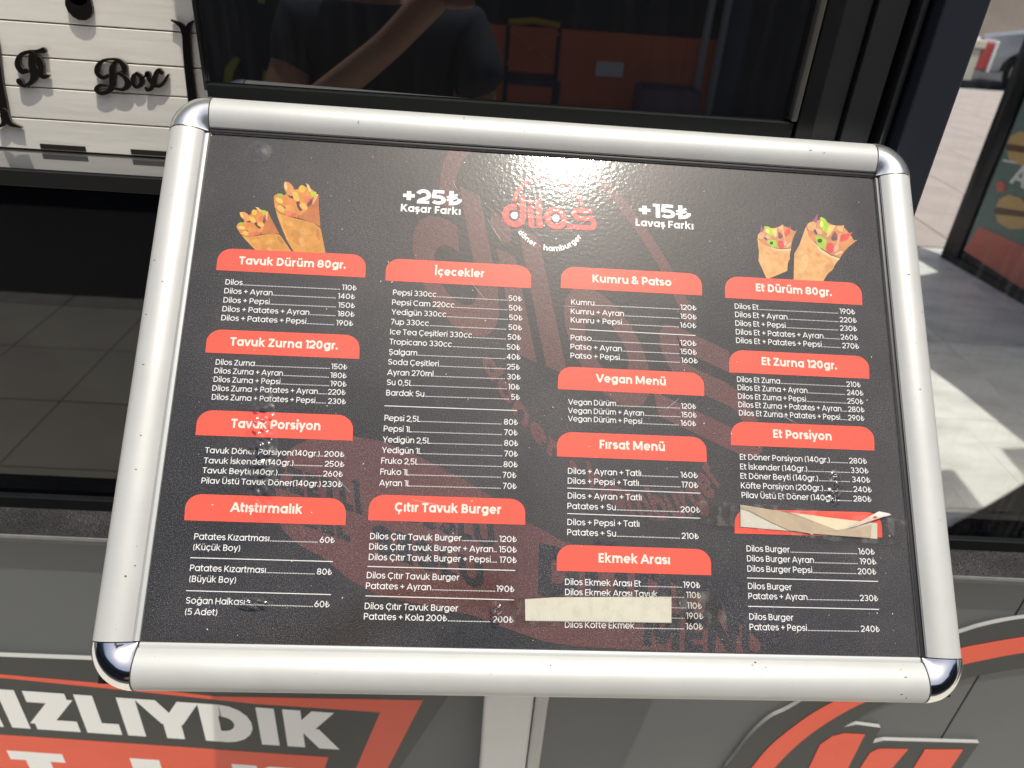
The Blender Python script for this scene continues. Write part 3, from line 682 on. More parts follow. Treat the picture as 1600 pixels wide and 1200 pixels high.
post_c = onY(797, 1150, 0.58)
root = thing('menu_stand', (post_c[0], 0.58, 0.0), 'silver framed menu board with chrome corners, tilted on a pale post in the middle', 'menu stand')
RI = Matrix.Translation(-Vector(root.location))
def bpart(mb, name, mats, parent=root, **k):
    o = mb.build(name, mats, None, **k)
    if parent is root: o.parent = root; o.matrix_parent_inverse = RI; o.matrix_basis = BM
    else: o.parent = parent
    return o
PROF = [(0.0, -0.006), (0.0, 0.0020), (0.0006, 0.0024), (0.0026, 0.0024), (0.0032, 0.0030), (0.0036, 0.0046), (0.0062, 0.0068), (0.010, 0.0089), (0.0145, 0.0103), (0.019, 0.0107), (0.0235, 0.0099), (0.0275, 0.0078), (0.0305, 0.0045), (0.0322, 0.0), (0.0328, -0.005), (0.0328, -0.012), (0.0, -0.012)]
FW = 0.0328
def rail(p0, p1, out, lip, name='frame_rail'):
    mb = MB(); p0 = np.array(p0); p1 = np.array(p1); out = np.array(out)
    d = (p1-p0); L = np.linalg.norm(d); d /= L; g = 0.0007
    n = 12
    A = [[(*(p0+out*t+d*(g+(L-2*g)*i/n)), hh) for t, hh in PROF] for i in range(n+1)]
    i0 = len(mb.v)
    for ring in A: mb.v += ring
    m = len(PROF)
    for i in range(n):
        for j in range(m):
            a = i0+i*m+j; b = i0+i*m+(j+1) % m
            mb.f.append((a, b, b+m, a+m)); mb.c.append((1, 1, 1)); mb.mi.append(1 if j in (1, 2, 3) else 0)
    mb.f.append(tuple(i0+j for j in range(m))); mb.c.append((1,1,1)); mb.mi.append(0)
    mb.f.append(tuple(i0+n*m+j for j in range(m-1, -1, -1))); mb.c.append((1,1,1)); mb.mi.append(0)
    return bpart(mb, name, [m_alu, lip], smooth=True)
rail((-HW, HH), (HW, HH), (0, 1), m_black_shade); rail((HW, HH), (HW, -HH), (1, 0), m_black_shade); rail((HW, -HH), (-HW, -HH), (0, -1), m_alu2); rail((-HW, -HH), (-HW, HH), (-1, 0), m_alu2)  # top and right lips black: shade of the rails put into the colour
for sx, sy, a0 in ((1, 1, 0), (-1, 1, 90), (-1, -1, 180), (1, -1, 270)):
    mb = MB(); n = 16; pr = [(0.0, -0.006), (0.0, 0.0040), (0.0026, 0.0052)]+[(t+0.0004, hh+0.0006) for t, hh in PROF[6:15]]+[(FW+0.0004, -0.012), (0.0, -0.012)]; m = len(pr); i0 = 0
    for i in range(n+1):
        a = math.radians(a0+90*i/n)
        for t, hh in pr: mb.v.append((sx*HW+t*math.cos(a), sy*HH+t*math.sin(a), hh))
    for i in range(n):
        for j in range(m):
            a = i*m+j; b = i*m+(j+1) % m
            mb.f.append((a, a+m, b+m, b)); mb.c.append((1,1,1)); mb.mi.append(0)
    mb.f.append(tuple(range(m))); mb.c.append((1,1,1)); mb.mi.append(0)
    mb.f.append(tuple(n*m+j for j in range(m-1, -1, -1))); mb.c.append((1,1,1)); mb.mi.append(0)
    bpart(mb, 'corner_cap', m_chrome if sy < 0 else m_chromet, smooth=True)
# backing, sheet
mb = MB(); mb.box((-HW-0.03, -HH-0.03, -0.018), (HW+0.03, HH+0.03, -0.0125)); bpart(mb, 'backing_board', m_black_shade)
mb = MB(); mb.box((-HW-0.001, -HH-0.001, -0.0085), (HW+0.001, HH+0.001, -0.0008)); bpart(mb, 'inner_board', m_black_shade)
mb = MB()
nx, ny = 40, 28                                  # the sheet itself, one smooth surface
mb.poly([(-HW-0.0008, -HH-0.0008, 0), (HW+0.0008, -HH-0.0008, 0), (HW+0.0008, HH+0.0008, 0), (-HW-0.0008, HH+0.0008, 0)])
sheet = bpart(mb, 'poster_sheet', m_sheet)
# ---- print layers (heights in metres above the sheet)
H1, H2, H3, H4 = 0.00006, 0.00012, 0.00018, 0.00026
def B3(px, py, h): u, v = bpt(px, py); return (u, v, h)
def inkpoly(mb, pts, h): mb.poly([B3(a, b, h) for a, b in pts][::-1])
def affine(o, ex, ey):                          # px-space origin and axes (photo pixels), mapped to the sheet
    O = bpt(*o); X = bpt(o[0]+ex[0], o[1]+ex[1])-O; Y = bpt(o[0]+ey[0], o[1]+ey[1])-O
    return lambda x, y, h: (O[0]+X[0]*x+Y[0]*y, O[1]+X[1]*x+Y[1]*y, h)
def clipbox(mb, lim=(HW-0.001, HH-0.001)):      # keep flat print inside the sheet
    mb.v = [(min(lim[0], max(-lim[0], a)), min(lim[1], max(-lim[1], b)), c) for a, b, c in mb.v]
def logo(mr, T, h, k=9e-6, mw=None, drops=True, mt=None):
    def S(pts, w_, lv, closed=False):
        for q in strip(pts, w_, closed): mr.poly([T(p[0], p[1], h+k*lv) for p in q])
    S(arc(0, 0, 0.75, 0.75, 72, 360)+[(0.75, 0.1)], 0.5, 0)
    S([(0.78, 0.05), (0.78, 1.78)], 0.5, 1)
    S([(1.43, -0.93), (1.43, 0.9)], 0.46, 0); mr.poly([T(1.43+0.25*math.cos(t), 1.32+0.25*math.sin(t), h) for t in np.linspace(0, 2*math.pi, 13)[:-1]])
    S([(2.13, -0.9), (2.13, 1.5)], 0.5, 0)
    S(arc(3.56, 0.0, 0.73, 0.73, 0, 360, 20)[:-1], 0.48, 0, True)
    S([(6.75, 0.8), (5.5, 0.8)]+arc(5.5, 0.48, 0.32, 0.32, 90, 270, 6)+[(6.35, 0.16)]+arc(6.45, -0.24, 0.40, 0.40, 90, -90, 7)+[(4.5, -0.64)], 0.42, 0)
    S(arc(3.0, 0.6, 3.0, 3.0, 168, 12, 26), 0.33, 0)
    if mw is not None:
        for mw_, cx in zip(mw, (0.0, 3.56)):
            mw_.poly([T(cx+0.3*math.cos(t), 0.3*math.sin(t), h) for t in np.linspace(math.radians(70), math.radians(380), 12)]+[T(cx+0.29, 0.29, h)])
    tgt = mt or mr
    def ring_text(s, a0, a1, rad, w_, tm):
        tw = twidth(s, w_, 0.0); size = abs(a1-a0)*math.pi/180*rad/tw
        x = 0.0
        for c in s:
            adv, layers = glyph(c, w_)
            am = math.radians(a0)+(x+adv/2)*size/rad
            ca, sa = math.cos(am), math.sin(am); tx = (-sa, ca); rx = (-ca, -sa)
            cx, cy = 3.0+rad*ca, 0.6+rad*sa
            for kk, L in enumerate(layers):
                for q in L:
                    tm.poly([T(cx+tx[0]*(p[0]-adv/2)*size+rx[0]*p[1]*size, cy+tx[1]*(p[0]-adv/2)*size+rx[1]*p[1]*size, h+k*kk) for p in q])
            x += adv
    ring_text('döner', -145, -113, 3.42, 0.17, tgt)
    ring_text('•', -109.5, -105, 3.42, 0.3, mr)
    ring_text('hamburger', -102, -37, 3.42, 0.17, tgt)
# watermark: enlarged logo running downhill and a banded wrapper with lettering
wm = MB()
logo(wm, affine((712, 430), (66, 31), (-16, -88)), H1)
wm.v = [(a, b, c) for a, b, c in wm.v]; clipbox(wm)
o = bpart(wm, 'watermark', m_maroon, parent=sheet); o['label'] = 'large faint maroon logo print under the lists'
wm = MB()
up_ = [(432, 742), (455, 700), (490, 682), (515, 676), (542, 680), (600, 690), (660, 716), (721, 747), (775, 780), (823, 815), (880, 846), (960, 872), (1040, 905), (1110, 940), (1170, 985), (1200, 1016)]
lo_ = [(430, 800), (440, 826), (460, 846), (478, 858), (500, 868), (545, 905), (590, 930), (660, 945), (740, 962), (800, 985), (850, 1002), (900, 1010), (970, 1014), (1050, 1017), (1130, 1019), (1190, 1021)]
for i in range(len(up_)-1): inkpoly(wm, [up_[i], lo_[i], lo_[i+1], up_[i+1]][::-1], H1+0.00003)
clipbox(wm); o = bpart(wm, 'watermark', m_maroon, parent=sheet); o['label'] = 'faint maroon wrapper band under the lists'
wm = MB()
def wtext(s, o_, ex, ey, w_=0.2):
    wm = MB(); text(wm, s, affine(o_, ex, ey), w_, base=H2+0.00001); clipbox(wm); bpart(wm, 'watermark_word', m_wdark, parent=sheet)
wtext('LEZZETLİ', (372, 742), (49, 16), (-4, -58)); wtext('SOSLU', (583, 862), (62, 22), (-4, -66)); wtext('SOSLU', (628, 812), (52, 17), (-4, -58))
wtext('DÜRÜM', (834, 928), (108, 22), (2, -115), 0.19); wtext('BOL', (470, 820), (50, 18), (-5, -50)); wtext('MENÜ', (1000, 1008), (70, 10), (6, -80), 0.18)
# banners
def banner(TL, TR, BR, BL, head=None, hl=None, hr=None):
    a, b, c, d = [np.array(bpt(*p)) for p in (TL, TR, BR, BL)]
    ht = np.linalg.norm(a-d); rr = 0.55*ht; P = []
    eu = (b-a)/np.linalg.norm(b-a); dl = (d-a)/np.linalg.norm(d-a); dr = (c-b)/np.linalg.norm(c-b)
    for k in range(9):
        t = math.radians(90*k/8); P.append(a+dl*rr*(1-math.sin(t))+eu*rr*1.1*(1-math.cos(t)))
    for k in range(9):
        t = math.radians(90*k/8); P.append(b-eu*rr*1.1*(1-math.sin(t))+dr*rr*(1-math.cos(t)))
    P += [c, d]
    mb = MB(); mb.poly([(p[0], p[1], H3) for p in P][::-1])
    o = bpart(mb, 'section_banner', m_banner, parent=sheet)
    if head:
        o['label'] = 'coral banner headed '+head
        mb = MB(); p0 = np.array(bpt(*hl)); p1 = np.array(bpt(*hr)); ax = p1-p0; L = np.linalg.norm(ax); ax /= L; ay = np.array([-ax[1], ax[0]])
        cp = ht*0.36; sy = cp/CAP; sx = L/twidth(head, 0.155)
        text(mb, head, lambda X, Y, h: (p0[0]+ax[0]*X*sx+ay[0]*Y*sy, p0[1]+ax[1]*X*sx+ay[1]*Y*sy, h), 0.155, base=H4)
        bpart(mb, 'heading_lettering', m_btext, parent=sheet)
        print('head', head, 'sx/sy', round(sx/sy, 3), 'cap', round(cp*1000, 2))
W0 = 0.089
def plist(cap_px, lines, rules=(), fitw=None):
    mb = MB(); caps = []
    (x0, y0) = lines[0][2]
    cap = np.linalg.norm(np.array(bpt(x0, y0))-np.array(bpt(x0, y0-cap_px))); sz = cap/CAP*1.035
    kx = 1.0
    if fitw: i_, e_ = fitw; l_ = lines[i_][2]; kx = np.linalg.norm(np.array(bpt(e_, l_[1]+(e_-l_[0])*0.035))-np.array(bpt(*l_)))/(twidth(lines[i_][0], W0, -0.022)*sz)
    plist.kx = kx
    for s, pr, l, r in lines:
        p0 = np.array(bpt(*l))
        if r is None:
            r_ = np.array(bpt(l[0]+100, l[1]+2.6)); ax = r_-p0
        else: p1 = np.array(bpt(*r)); ax = p1-p0
        L = np.linalg.norm(ax); ax = ax/L; ay = np.array([-ax[1], ax[0]])
        def TT(off): return lambda X, Y, h: (p0[0]+ax[0]*(X*sz*kx+off)+ay[0]*Y*sz, p0[1]+ax[1]*(X*sz*kx+off)+ay[1]*Y*sz, h)
        tw = text(mb, s, TT(0), W0, base=H4, track=-0.022)*sz*kx
        if pr:
            pw = twidth(pr, W0, -0.022)*sz*kx; text(mb, pr, TT(L-pw), W0, base=H4, track=-0.022)
            x = tw+sz*0.05 if s else 0; dp = 0.00112; e = L-pw-sz*0.03; r0 = 0.00030
            n = int((e-x)/dp)
            for k in range(n):
                q = x+dp*(k+0.5); f = TT(q)
                mb.poly([f(-r0/sz, 0.01, H4), f(r0/sz, 0.01, H4), f(r0/sz, 0.01+2*r0/sz, H4), f(-r0/sz, 0.01+2*r0/sz, H4)])
    for a, b in rules:
        p, q = np.array(bpt(*a)), np.array(bpt(*b)); d = (q-p)/np.linalg.norm(q-p); n = np.array([-d[1], d[0]])*0.00028
        mb.poly([(*(p-n), H4), (*(q-n), H4), (*(q+n), H4), (*(p+n), H4)])
    return mb, sz
FITW = {'Tavuk Dürüm 80gr.': (3, 483.7), 'Tavuk Zurna 120gr.': (3, 496.7), 'Tavuk Porsiyon': (0, 499.7), 'Atıştırmalık': (0, 420.9), 'İçecekler': (4, 738), 'Çıtır Tavuk Burger': (1, 770.8), 'Kumru & Patso': (1, 975.4), 'Vegan Menü': (1, 1006.6), 'Fırsat Menü': (0, 1002.2), 'Ekmek Arası': (0, 1001.7), 'Et Dürüm 80gr.': (3, 1286.7), 'Et Zurna 120gr.': (3, 1314.8), 'Et Porsiyon': (0, 1296.8), 'burgers': (1, 1272.1)}
def section(title, corners, heading, cap_px, lines, rules=()):
    TL, TR, BR, BL = corners
    if heading: banner(TL, TR, BR, BL, title, *heading)
    else: banner(TL, TR, BR, BL)
    mb, sz = plist(cap_px, lines, rules, FITW.get(title))
    o = bpart(mb, 'price_list', m_text, parent=sheet); o['label'] = 'white price lines under '+title if heading else 'white price lines of the burgers'
    print('list', title, 'em mm', round(sz*1000, 3), 'kx', round(plist.kx, 3))
T_ = '₺'
section('Tavuk Dürüm 80gr.', ((341.8,387.8),(572,398.4),(570.8,433.7),(338,422)), ((372.5,412.9),(540,420.1)), 8.0, [
 ('Dilos','110₺',(351.1,444.6),(557.4,454.1)), ('Dilos + Ayran','140₺',(349.3,458.4),(554.8,467.8)), ('Dilos + Pepsi','150₺',(348,472.7),(554.8,481.8)),
 ('Dilos + Patates + Ayran','180₺',(346.3,486.6),(554.1,495.3)), ('Dilos + Patates + Pepsi','190₺',(344.6,500.5),(551.9,509.6))])
section('Tavuk Zurna 120gr.', ((324.4,514.3),(562.3,524.1),(561.3,560.9),(321.2,550.7)), ((358.5,539.9),(527.5,546.4)), 8.2, [
 ('Dilos Zurna','150₺',(335.9,569.8),(542.6,577.6)), ('Dilos Zurna + Ayran','180₺',(333.7,583.2),(541.5,591.3)), ('Dilos Zurna + Pepsi','190₺',(332.7,596.7),(541.5,604.5)),
 ('Dilos Zurna + Patates + Ayran','220₺',(330.7,610.5),(540,617.3)), ('Dilos Zurna + Patates + Pepsi','230₺',(329.8,624.4),(540.5,631.8))])
section('Tavuk Porsiyon', ((309.4,640.3),(552.2,649.1),(550.9,688.5),(305.6,679.7)), ((360,668.4),(501,672.4)), 8.6, [
 ('Tavuk Döner Porsiyon(140gr.)','200₺',(319.7,707.8),(538.1,714.4)), ('Tavuk İskender(140gr.)','250₺',(317.8,723.8),(538.1,729.8)),
 ('Tavuk Beyti(140gr.)','260₺',(315.6,739.3),(535.9,745.3)), ('Pilav Üstü Tavuk Döner(140gr.)','230₺',(313.5,755.3),(534.8,761.3))])
section('Atıştırmalık', ((290.9,771.5),(541.3,779.4),(539.8,820.6),(288.1,812.8)), ((359.5,799.6),(472.5,803)), 9.3, [
 ('Patates Kızartması','60₺',(302.2,842.8),(523.1,848.6)), ('(Küçük Boy)',None,(300.9,859.3),None), ('Patates Kızartması','80₺',(295.6,891.9),(518.8,898.4)),
 ('(Büyük Boy)',None,(294.7,909.1),None), ('Soğan Halkası','60₺',(289.4,942.9),(515,949.1)), ('(5 Adet)',None,(288.1,960.3),None)],
 [((297.5,871.3),(520.6,877.4)), ((290.9,922.8),(516.9,929))])
section('İçecekler', ((603.6,403.6),(830,415.6),(829.4,450.4),(602.4,438.4)), ((678.5,430),(757,433.8)), 8.1, [
 ('Pepsi 330cc','50₺',(613,461),(815.6,471)), ('Pepsi Cam 220cc','50₺',(611.6,476.4),(816,486)), ('Yedigün 330cc','50₺',(611.2,491.6),(816.4,501)),
 ('7up 330cc','50₺',(610,506.8),(815.6,516.4)), ('Ice Tea Çeşitleri 330cc','50₺',(608.6,522.4),(814.4,531.6)), ('Tropicano 330cc','50₺',(608,538),(813,547.2)),
 ('Şalgam','40₺',(607,554),(813.4,562.4)), ('Soda Çeşitleri','25₺',(605.6,569.6),(812.4,578)), ('Ayran 270ml','30₺',(604.6,586),(813.6,593.6)),
 ('Su 0,5L','10₺',(603.6,601.6),(812.4,609.2)), ('Bardak Su','5₺',(602.4,618),(812.4,625)),
 ('Pepsi 2,5L','80₺',(599.7,657.4),(809.4,664.2)), ('Pepsi 1L','70₺',(598.5,674.1),(809,680.6)), ('Yedigün 2,5L','80₺',(597.5,691.2),(809.9,697.3)),
 ('Yedigün 1L','70₺',(596.2,707.7),(809.4,713.8)), ('Fruko 2,5L','80₺',(594.6,724.3),(809,730.5)), ('Fruko 1L','70₺',(593.2,741.5),(806.9,747.1)), ('Ayran 1L','70₺',(592,758.9),(807.3,764.3))],
 [((601,634.1),(807.7,641.6))])
section('Çıtır Tavuk Burger', ((577.6,772.5),(821,780.1),(820.3,819.8),(575.3,812.7)), ((615.5,799.3),(783.5,803.3)), 9.3, [
 ('Dilos Çıtır Tavuk Burger','120₺',(577.2,842.4),(807.6,847.2)), ('Dilos Çıtır Tavuk Burger + Ayran','150₺',(575.7,858.7),(807.6,863.5)),
 ('Dilos Çıtır Tavuk Burger + Pepsi','170₺',(575,875),(807.6,879.8)), ('Dilos Çıtır Tavuk Burger',None,(571.9,903.4),None), ('Patates + Ayran','190₺',(570.5,920),(803.8,925.2)),
 ('Dilos Çıtır Tavuk Burger',None,(568.6,951.6),None), ('Patates + Kola 200₺','200₺',(567.3,967.9),(802.4,973.1))],
 [((574.4,885),(804.9,891.3)), ((571,931.1),(803.4,937.3))])
section('Kumru & Patso', ((876.9,416.3),(1096.2,428),(1096.8,461.7),(876.2,450)), ((924.5,441),(1049.5,447.3)), 7.9, [
 ('Kumru','120₺',(891.5,475.9),(1088.3,485.3)), ('Kumru + Ayran','150₺',(890.8,490.3),(1088.7,499.5)), ('Kumru + Pepsi','160₺',(890.8,503.8),(1088.3,513)),
 ('Patso','120₺',(890.6,531.5),(1088.3,540.9)), ('Patso + Ayran','150₺',(890.4,545.6),(1089,554.6)), ('Patso + Pepsi','160₺',(890.4,559.6),(1090.5,568.1))],
 [((889.9,514.1),(1086.5,524.3))])
section('Vegan Menü', ((872.4,572.4),(1099.5,583.2),(1100.2,618.7),(871.7,607.9)), ((931,597.1),(1041,602.5)), 8.2, [
 ('Vegan Dürüm','120₺',(887.4,632),(1087.8,639.4)), ('Vegan Dürüm + Ayran','150₺',(887,645.5),(1088.7,652.9)), ('Vegan Dürüm + Pepsi','160₺',(887,658.1),(1087.8,666))])
section('Fırsat Menü', ((870.6,674.5),(1103.3,683.3),(1104.1,722),(870.2,713.1)), ((935.5,700.9),(1039.5,705.1)), 8.9, [
 ('Dilos + Ayran + Tatlı','160₺',(886.3,740.2),(1090.4,747.2)), ('Dilos + Pepsi + Tatlı','170₺',(886,755.6),(1091.2,762.6)), ('Dilos + Ayran + Tatlı',None,(886,778.9),None),
 ('Patates + Su','200₺',(885.5,795.1),(1094.5,801.3)), ('Dilos + Pepsi + Tatlı',None,(885.5,820.3),None), ('Patates + Su','210₺',(885.2,836.1),(1092,842.6))],
 [((886,762.6),(1094,770.7)), ((886,802.4),(1094,809.7))])
section('Ekmek Arası', ((870.5,850.7),(1110.4,858.6),(1111.1,898.8),(870.1,891.6)), ((934,878.8),(1047.5,882.1)), 9.5, [
 ('Dilos Ekmek Arası Et','190₺',(881.9,913.8),(1094.3,919)), ('Dilos Ekmek Arası Tavuk','110₺',(881.9,929.7),(1095.6,934.9)), ('','110₺',(1010,949.4),(1097,951.4)),
 ('','190₺',(1010,965.5),(1099.1,967.5)), ('Dilos Köfte Ekmek','160₺',(881.5,980.7),(1098.7,983.8))])
section('Et Dürüm 80gr.', ((1132.5,431.5),(1346,442.5),(1347.1,476.7),(1132.9,465.4)), ((1180,455),(1299.5,462.9)), 8.0, [
 ('Dilos Et','190₺',(1147.1,482.5),(1336.3,491.5)), ('Dilos Et + Ayran','220₺',(1147.7,495.4),(1338.8,504.8)), ('Dilos Et + Pepsi','230₺',(1148.1,509),(1339.4,517.9)),
 ('Dilos Et + Patates + Ayran','260₺',(1148.8,522.5),(1340.8,531.9)), ('Dilos Et + Patates + Pepsi','270₺',(1149.2,536),(1342.5,545.4))])
section('Et Zurna 120gr.', ((1139.2,546.5),(1357.5,557.1),(1358.1,591.9),(1139.4,581.7)), ((1189,570.4),(1307.5,577.5)), 8.2, [
 ('Dilos Et Zurna','210₺',(1150.8,596.7),(1345,605.4)), ('Dilos Et Zurna + Ayran','240₺',(1151.7,609.6),(1349.2,618.5)), ('Dilos Et Zurna + Pepsi','250₺',(1152.3,623.1),(1349.2,631.9)),
 ('Dilos Et Zurna + Patates + Ayran','280₺',(1152.9,636.3),(1350.8,644.6)), ('Dilos Et Zurna + Patates + Pepsi','290₺',(1153.8,649.2),(1350.8,657.9))])
section('Et Porsiyon', ((1141.8,658.4),(1365.3,667.3),(1366,704),(1142.1,695.4)), ((1207,684.1),(1300,688.3)), 8.6, [
 ('Et Döner Porsiyon (140gr.)','280₺',(1155.1,718.1),(1354.8,725)), ('Et İskender (140gr.)','330₺',(1155.6,733.4),(1357.2,740)), ('Et Döner Beyti (140gr.)','340₺',(1156,747.9),(1360,754.4)),
 ('Köfte Porsiyon (200gr.)','240₺',(1156.8,762.9),(1362.3,769.6)), ('Pilav Üstü Et Döner (140gr.)','280₺',(1157.9,777.9),(1361.9,784.4))])
section('burgers', ((1148,795),(1376.5,801),(1378.4,839.8),(1147.8,833.4)), None, 9.1, [
 ('Dilos Burger','160₺',(1165.6,861.6),(1366.8,866.8)), ('Dilos Burger Ayran','190₺',(1166.2,877.1),(1369.1,882.2)), ('Dilos Burger Pepsi','200₺',(1166.8,893.1),(1369.4,897.8)),
 ('Dilos Burger',None,(1167.9,920.3),None), ('Patates + Ayran','230₺',(1168.4,936),(1372.3,939.4)), ('Dilos Burger',None,(1169.8,968.1),None), ('Patates + Pepsi','240₺',(1170.3,984.4),(1374.7,987.6))],
 [((1166.9,903),(1371.5,908.4)), ((1168.8,947.3),(1373.2,952.1))])
# surcharges in the head of the sheet
def fit(s, l, r, cap_px, w_, ma, name):
    mb = MB(); p0 = np.array(bpt(*l)); p1 = np.array(bpt(*r)); ax = p1-p0; L = np.linalg.norm(ax); ax /= L; ay = np.array([-ax[1], ax[0]])
    cap = np.linalg.norm(np.array(bpt(*l))-np.array(bpt(l[0], l[1]-cap_px))); sy = cap/CAP; sx = L/twidth(s, w_)
    text(mb, s, lambda X, Y, h: (p0[0]+ax[0]*X*sx+ay[0]*Y*sy, p0[1]+ax[1]*X*sx+ay[1]*Y*sy, h), w_, base=H4)
    return bpart(mb, name, ma, parent=sheet)
fit('+25₺', (626.5, 316.4), (721, 322), 22.5, 0.165, m_text, 'surcharge_lettering'); fit('Kaşar Farkı', (624.8, 330.2), (720, 336.3), 11.5, 0.155, m_text, 'surcharge_lettering')
fit('+15₺', (995.5, 338.5), (1079.5, 343.5), 21.5, 0.165, m_text, 'surcharge_lettering'); fit('Lavaş Farkı', (992, 352.8), (1084, 358.9), 11.2, 0.155, m_text, 'surcharge_lettering')
# logo
mr, mw, mt = MB(), (MB(), MB()), MB()
logo(mr, affine((803.4, 337.1), (18.3, 1.2), (-0.9, -18.2)), H4, mw=mw, mt=mt)
bpart(mr, 'logo', m_logo, parent=sheet); [bpart(q_, 'logo_drop', m_text, parent=sheet) for q_ in mw]; bpart(mt, 'logo_lettering', m_text, parent=sheet)
# food pictures (flat print)
def food(ox, oy, s, polys, tr, name, label):
    mb = MB()
    for ti, t in enumerate(tr):
        for k, (c, pts) in enumerate(polys):
            mb.col = lin(*c, k=0.8)[:3]
            P = [t(x, y) for x, y in pts]
            h = H1+0.00003+1.1e-6*k+(4.6e-5 if ti else 0)
            q = [B3(ox+x/s, oy+y/s, h) for x, y in P]
            ar = sum(q[i][0]*q[(i+1) % len(q)][1]-q[(i+1) % len(q)][0]*q[i][1] for i in range(len(q)))
            mb.poly(q if ar > 0 else q[::-1])
    o = bpart(mb, name, m_food, parent=sheet); o['label'] = label
def ell(cx, cy, rx, ry, rot=0, n=12):
    c, s_ = math.cos(math.radians(rot)), math.sin(math.radians(rot))
    return [(cx+rx*math.cos(t)*c-ry*math.sin(t)*s_, cy+rx*math.cos(t)*s_+ry*math.sin(t)*c) for t in np.linspace(0, 2*math.pi, n+1)[:-1]]
ident = lambda x, y: (x, y)
def simil(x0, y0, X0, Y0, k, deg):
    c, s_ = math.cos(math.radians(deg))*k, math.sin(math.radians(deg))*k
    return lambda x, y: (X0+(x-x0)*c+(y-y0)*s_, Y0-(x-x0)*s_+(y-y0)*c)
TAN, TAN2, TAN3 = (206, 142, 62), (190, 112, 58), (215, 156, 78)
wrapA = [(TAN, [(715,500),(780,566),(960,625),(1130,668),(1250,700),(1340,770),(1375,930),(1412,1125),(985,1125),(870,930),(800,760),(740,600)]),
 (TAN3, [(725,535),(790,575),(830,760),(900,930),(880,935),(800,760)]), (TAN3, ell(900,700,70,35,25)), (TAN3, ell(1130,820,90,40,10)), ((190,120,54), ell(1310,860,30,80,-10)), ((196,132,58), ell(1010,900,60,110,-25)), ((216,158,86), ell(1080,960,40,70,-20)),
 ((208,136,64), [(690,335),(720,300),(850,310),(880,250),(1040,225),(1160,190),(1275,272),(1260,430),(1060,630),(940,612),(780,560),(705,480)]),
 ((176,94,48), [(1180,400),(1240,330),(1262,430),(1090,620),(1000,630)]), ((96,52,52), ell(930,325,30,50,-30)), ((96,52,52), ell(1045,460,30,90,-20)), ((110,60,60), ell(1190,420,30,60,10)), ((80,60,40), ell(820,480,50,16,25)),
 ((218,148,84), ell(905,225,62,110,-28)), ((238,196,130), ell(860,180,16,60,-10)), ((232,178,60), ell(1085,225,48,52,0)), ((226,190,120), [(1140,145),(1180,170),(1225,270),(1180,260)]), ((170,200,30), [(1195,255),(1290,270),(1225,345)]),
 ((150,180,40), [(735,290),(800,290),(830,320),(785,350)]), ((214,134,62), ell(880,395,130,58,15)), ((238,190,100), ell(770,385,60,30,35)), ((236,180,80), ell(1000,330,40,75,-25)), ((210,110,80), ell(1150,370,46,46)), ((226,176,84), ell(790,500,60,40,30)),
 ((222,150,76), ell(920,500,72,52,15)), ((222,118,84), ell(905,565,60,38)), ((206,100,70), ell(975,588,40,30)), ((232,170,80), ell(1105,470,66,40,40)), ((218,140,66), ell(1090,550,60,30,-40)),
 (TAN2, [(1030,625),(1130,535),(1220,430),(1270,290),(1312,300),(1318,480),(1340,750),(1260,705),(1130,662)]), ((226,170,110), [(1270,290),(1312,300),(1300,330),(1240,440),(1225,430)])]
food(350, 270, 8.889, wrapA, (simil(690,330,172,748,0.78,23.5), ident), 'food_picture', 'printed picture of two chicken wraps with fries')
wrapB = [((222,166,104), [(795,300),(830,400),(900,510),(1000,615),(1130,700),(1262,745),(1220,800),(1150,900),(1080,980),(1020,1085),(620,1060),(630,680),(700,560),(750,420)]),
 ((238,200,150), [(900,510),(1000,615),(1130,700),(1262,745),(1250,770),(1120,725),(980,640)]), ((214,154,96), ell(840,640,20,50,-40)), ((208,144,92), ell(960,700,50,18,30)), ((212,152,96), ell(1120,860,60,80,30)), ((228,176,118), ell(760,820,60,140,15)), ((216,170,116), ell(690,700,40,90,20)),
 ((202,138,92), [(800,290),(870,235),(1000,205),(1180,285),(1300,292),(1400,400),(1460,495),(1370,590),(1265,738),(1130,688),(1000,602),(900,500)]),
 ((150,82,124), [(880,232),(962,115),(950,245)]), ((222,166,110), ell(870,300,66,60,-20)), ((80,70,70), ell(925,380,18,40,-25)), ((222,170,130), ell(975,370,50,30,40)), ((208,130,84), ell(870,430,36,90,-30)),
 ((170,200,46), [(985,180),(1010,170),(1060,200),(1120,290),(1085,400),(1015,345)]), ((224,226,120), ell(1010,270,26,40)), ((236,196,120), [(1110,280),(1200,290),(1130,420),(1080,450)]),
 ((160,196,50), [(915,440),(1000,430),(1075,490),(1065,632),(960,580)]), ((60,66,50), ell(985,500,34,30)), ((140,72,72), [(1190,360),(1230,430),(1130,480)]), ((100,80,84), ell(1195,470,50,30,-20)), ((214,72,66), ell(1128,600,58,78)), ((236,170,150), ell(1210,610,30,50,20)),
 ((226,176,120), [(1220,300),(1325,285),(1290,380),(1235,350)]), ((218,80,66), [(1262,425),(1440,380),(1365,490),(1270,515)]), ((228,160,110), [(1240,400),(1290,380),(1240,560),(1210,600)]), ((206,140,80), [(1330,530),(1410,500),(1505,490),(1380,590),(1280,700),(1190,690)]), ((236,190,140), ell(1250,670,60,16,-20))]
food(1170, 320, 8.889, wrapB, (simil(800,290,118,450,0.76,26), ident), 'food_picture', 'printed picture of two meat wraps with salad')

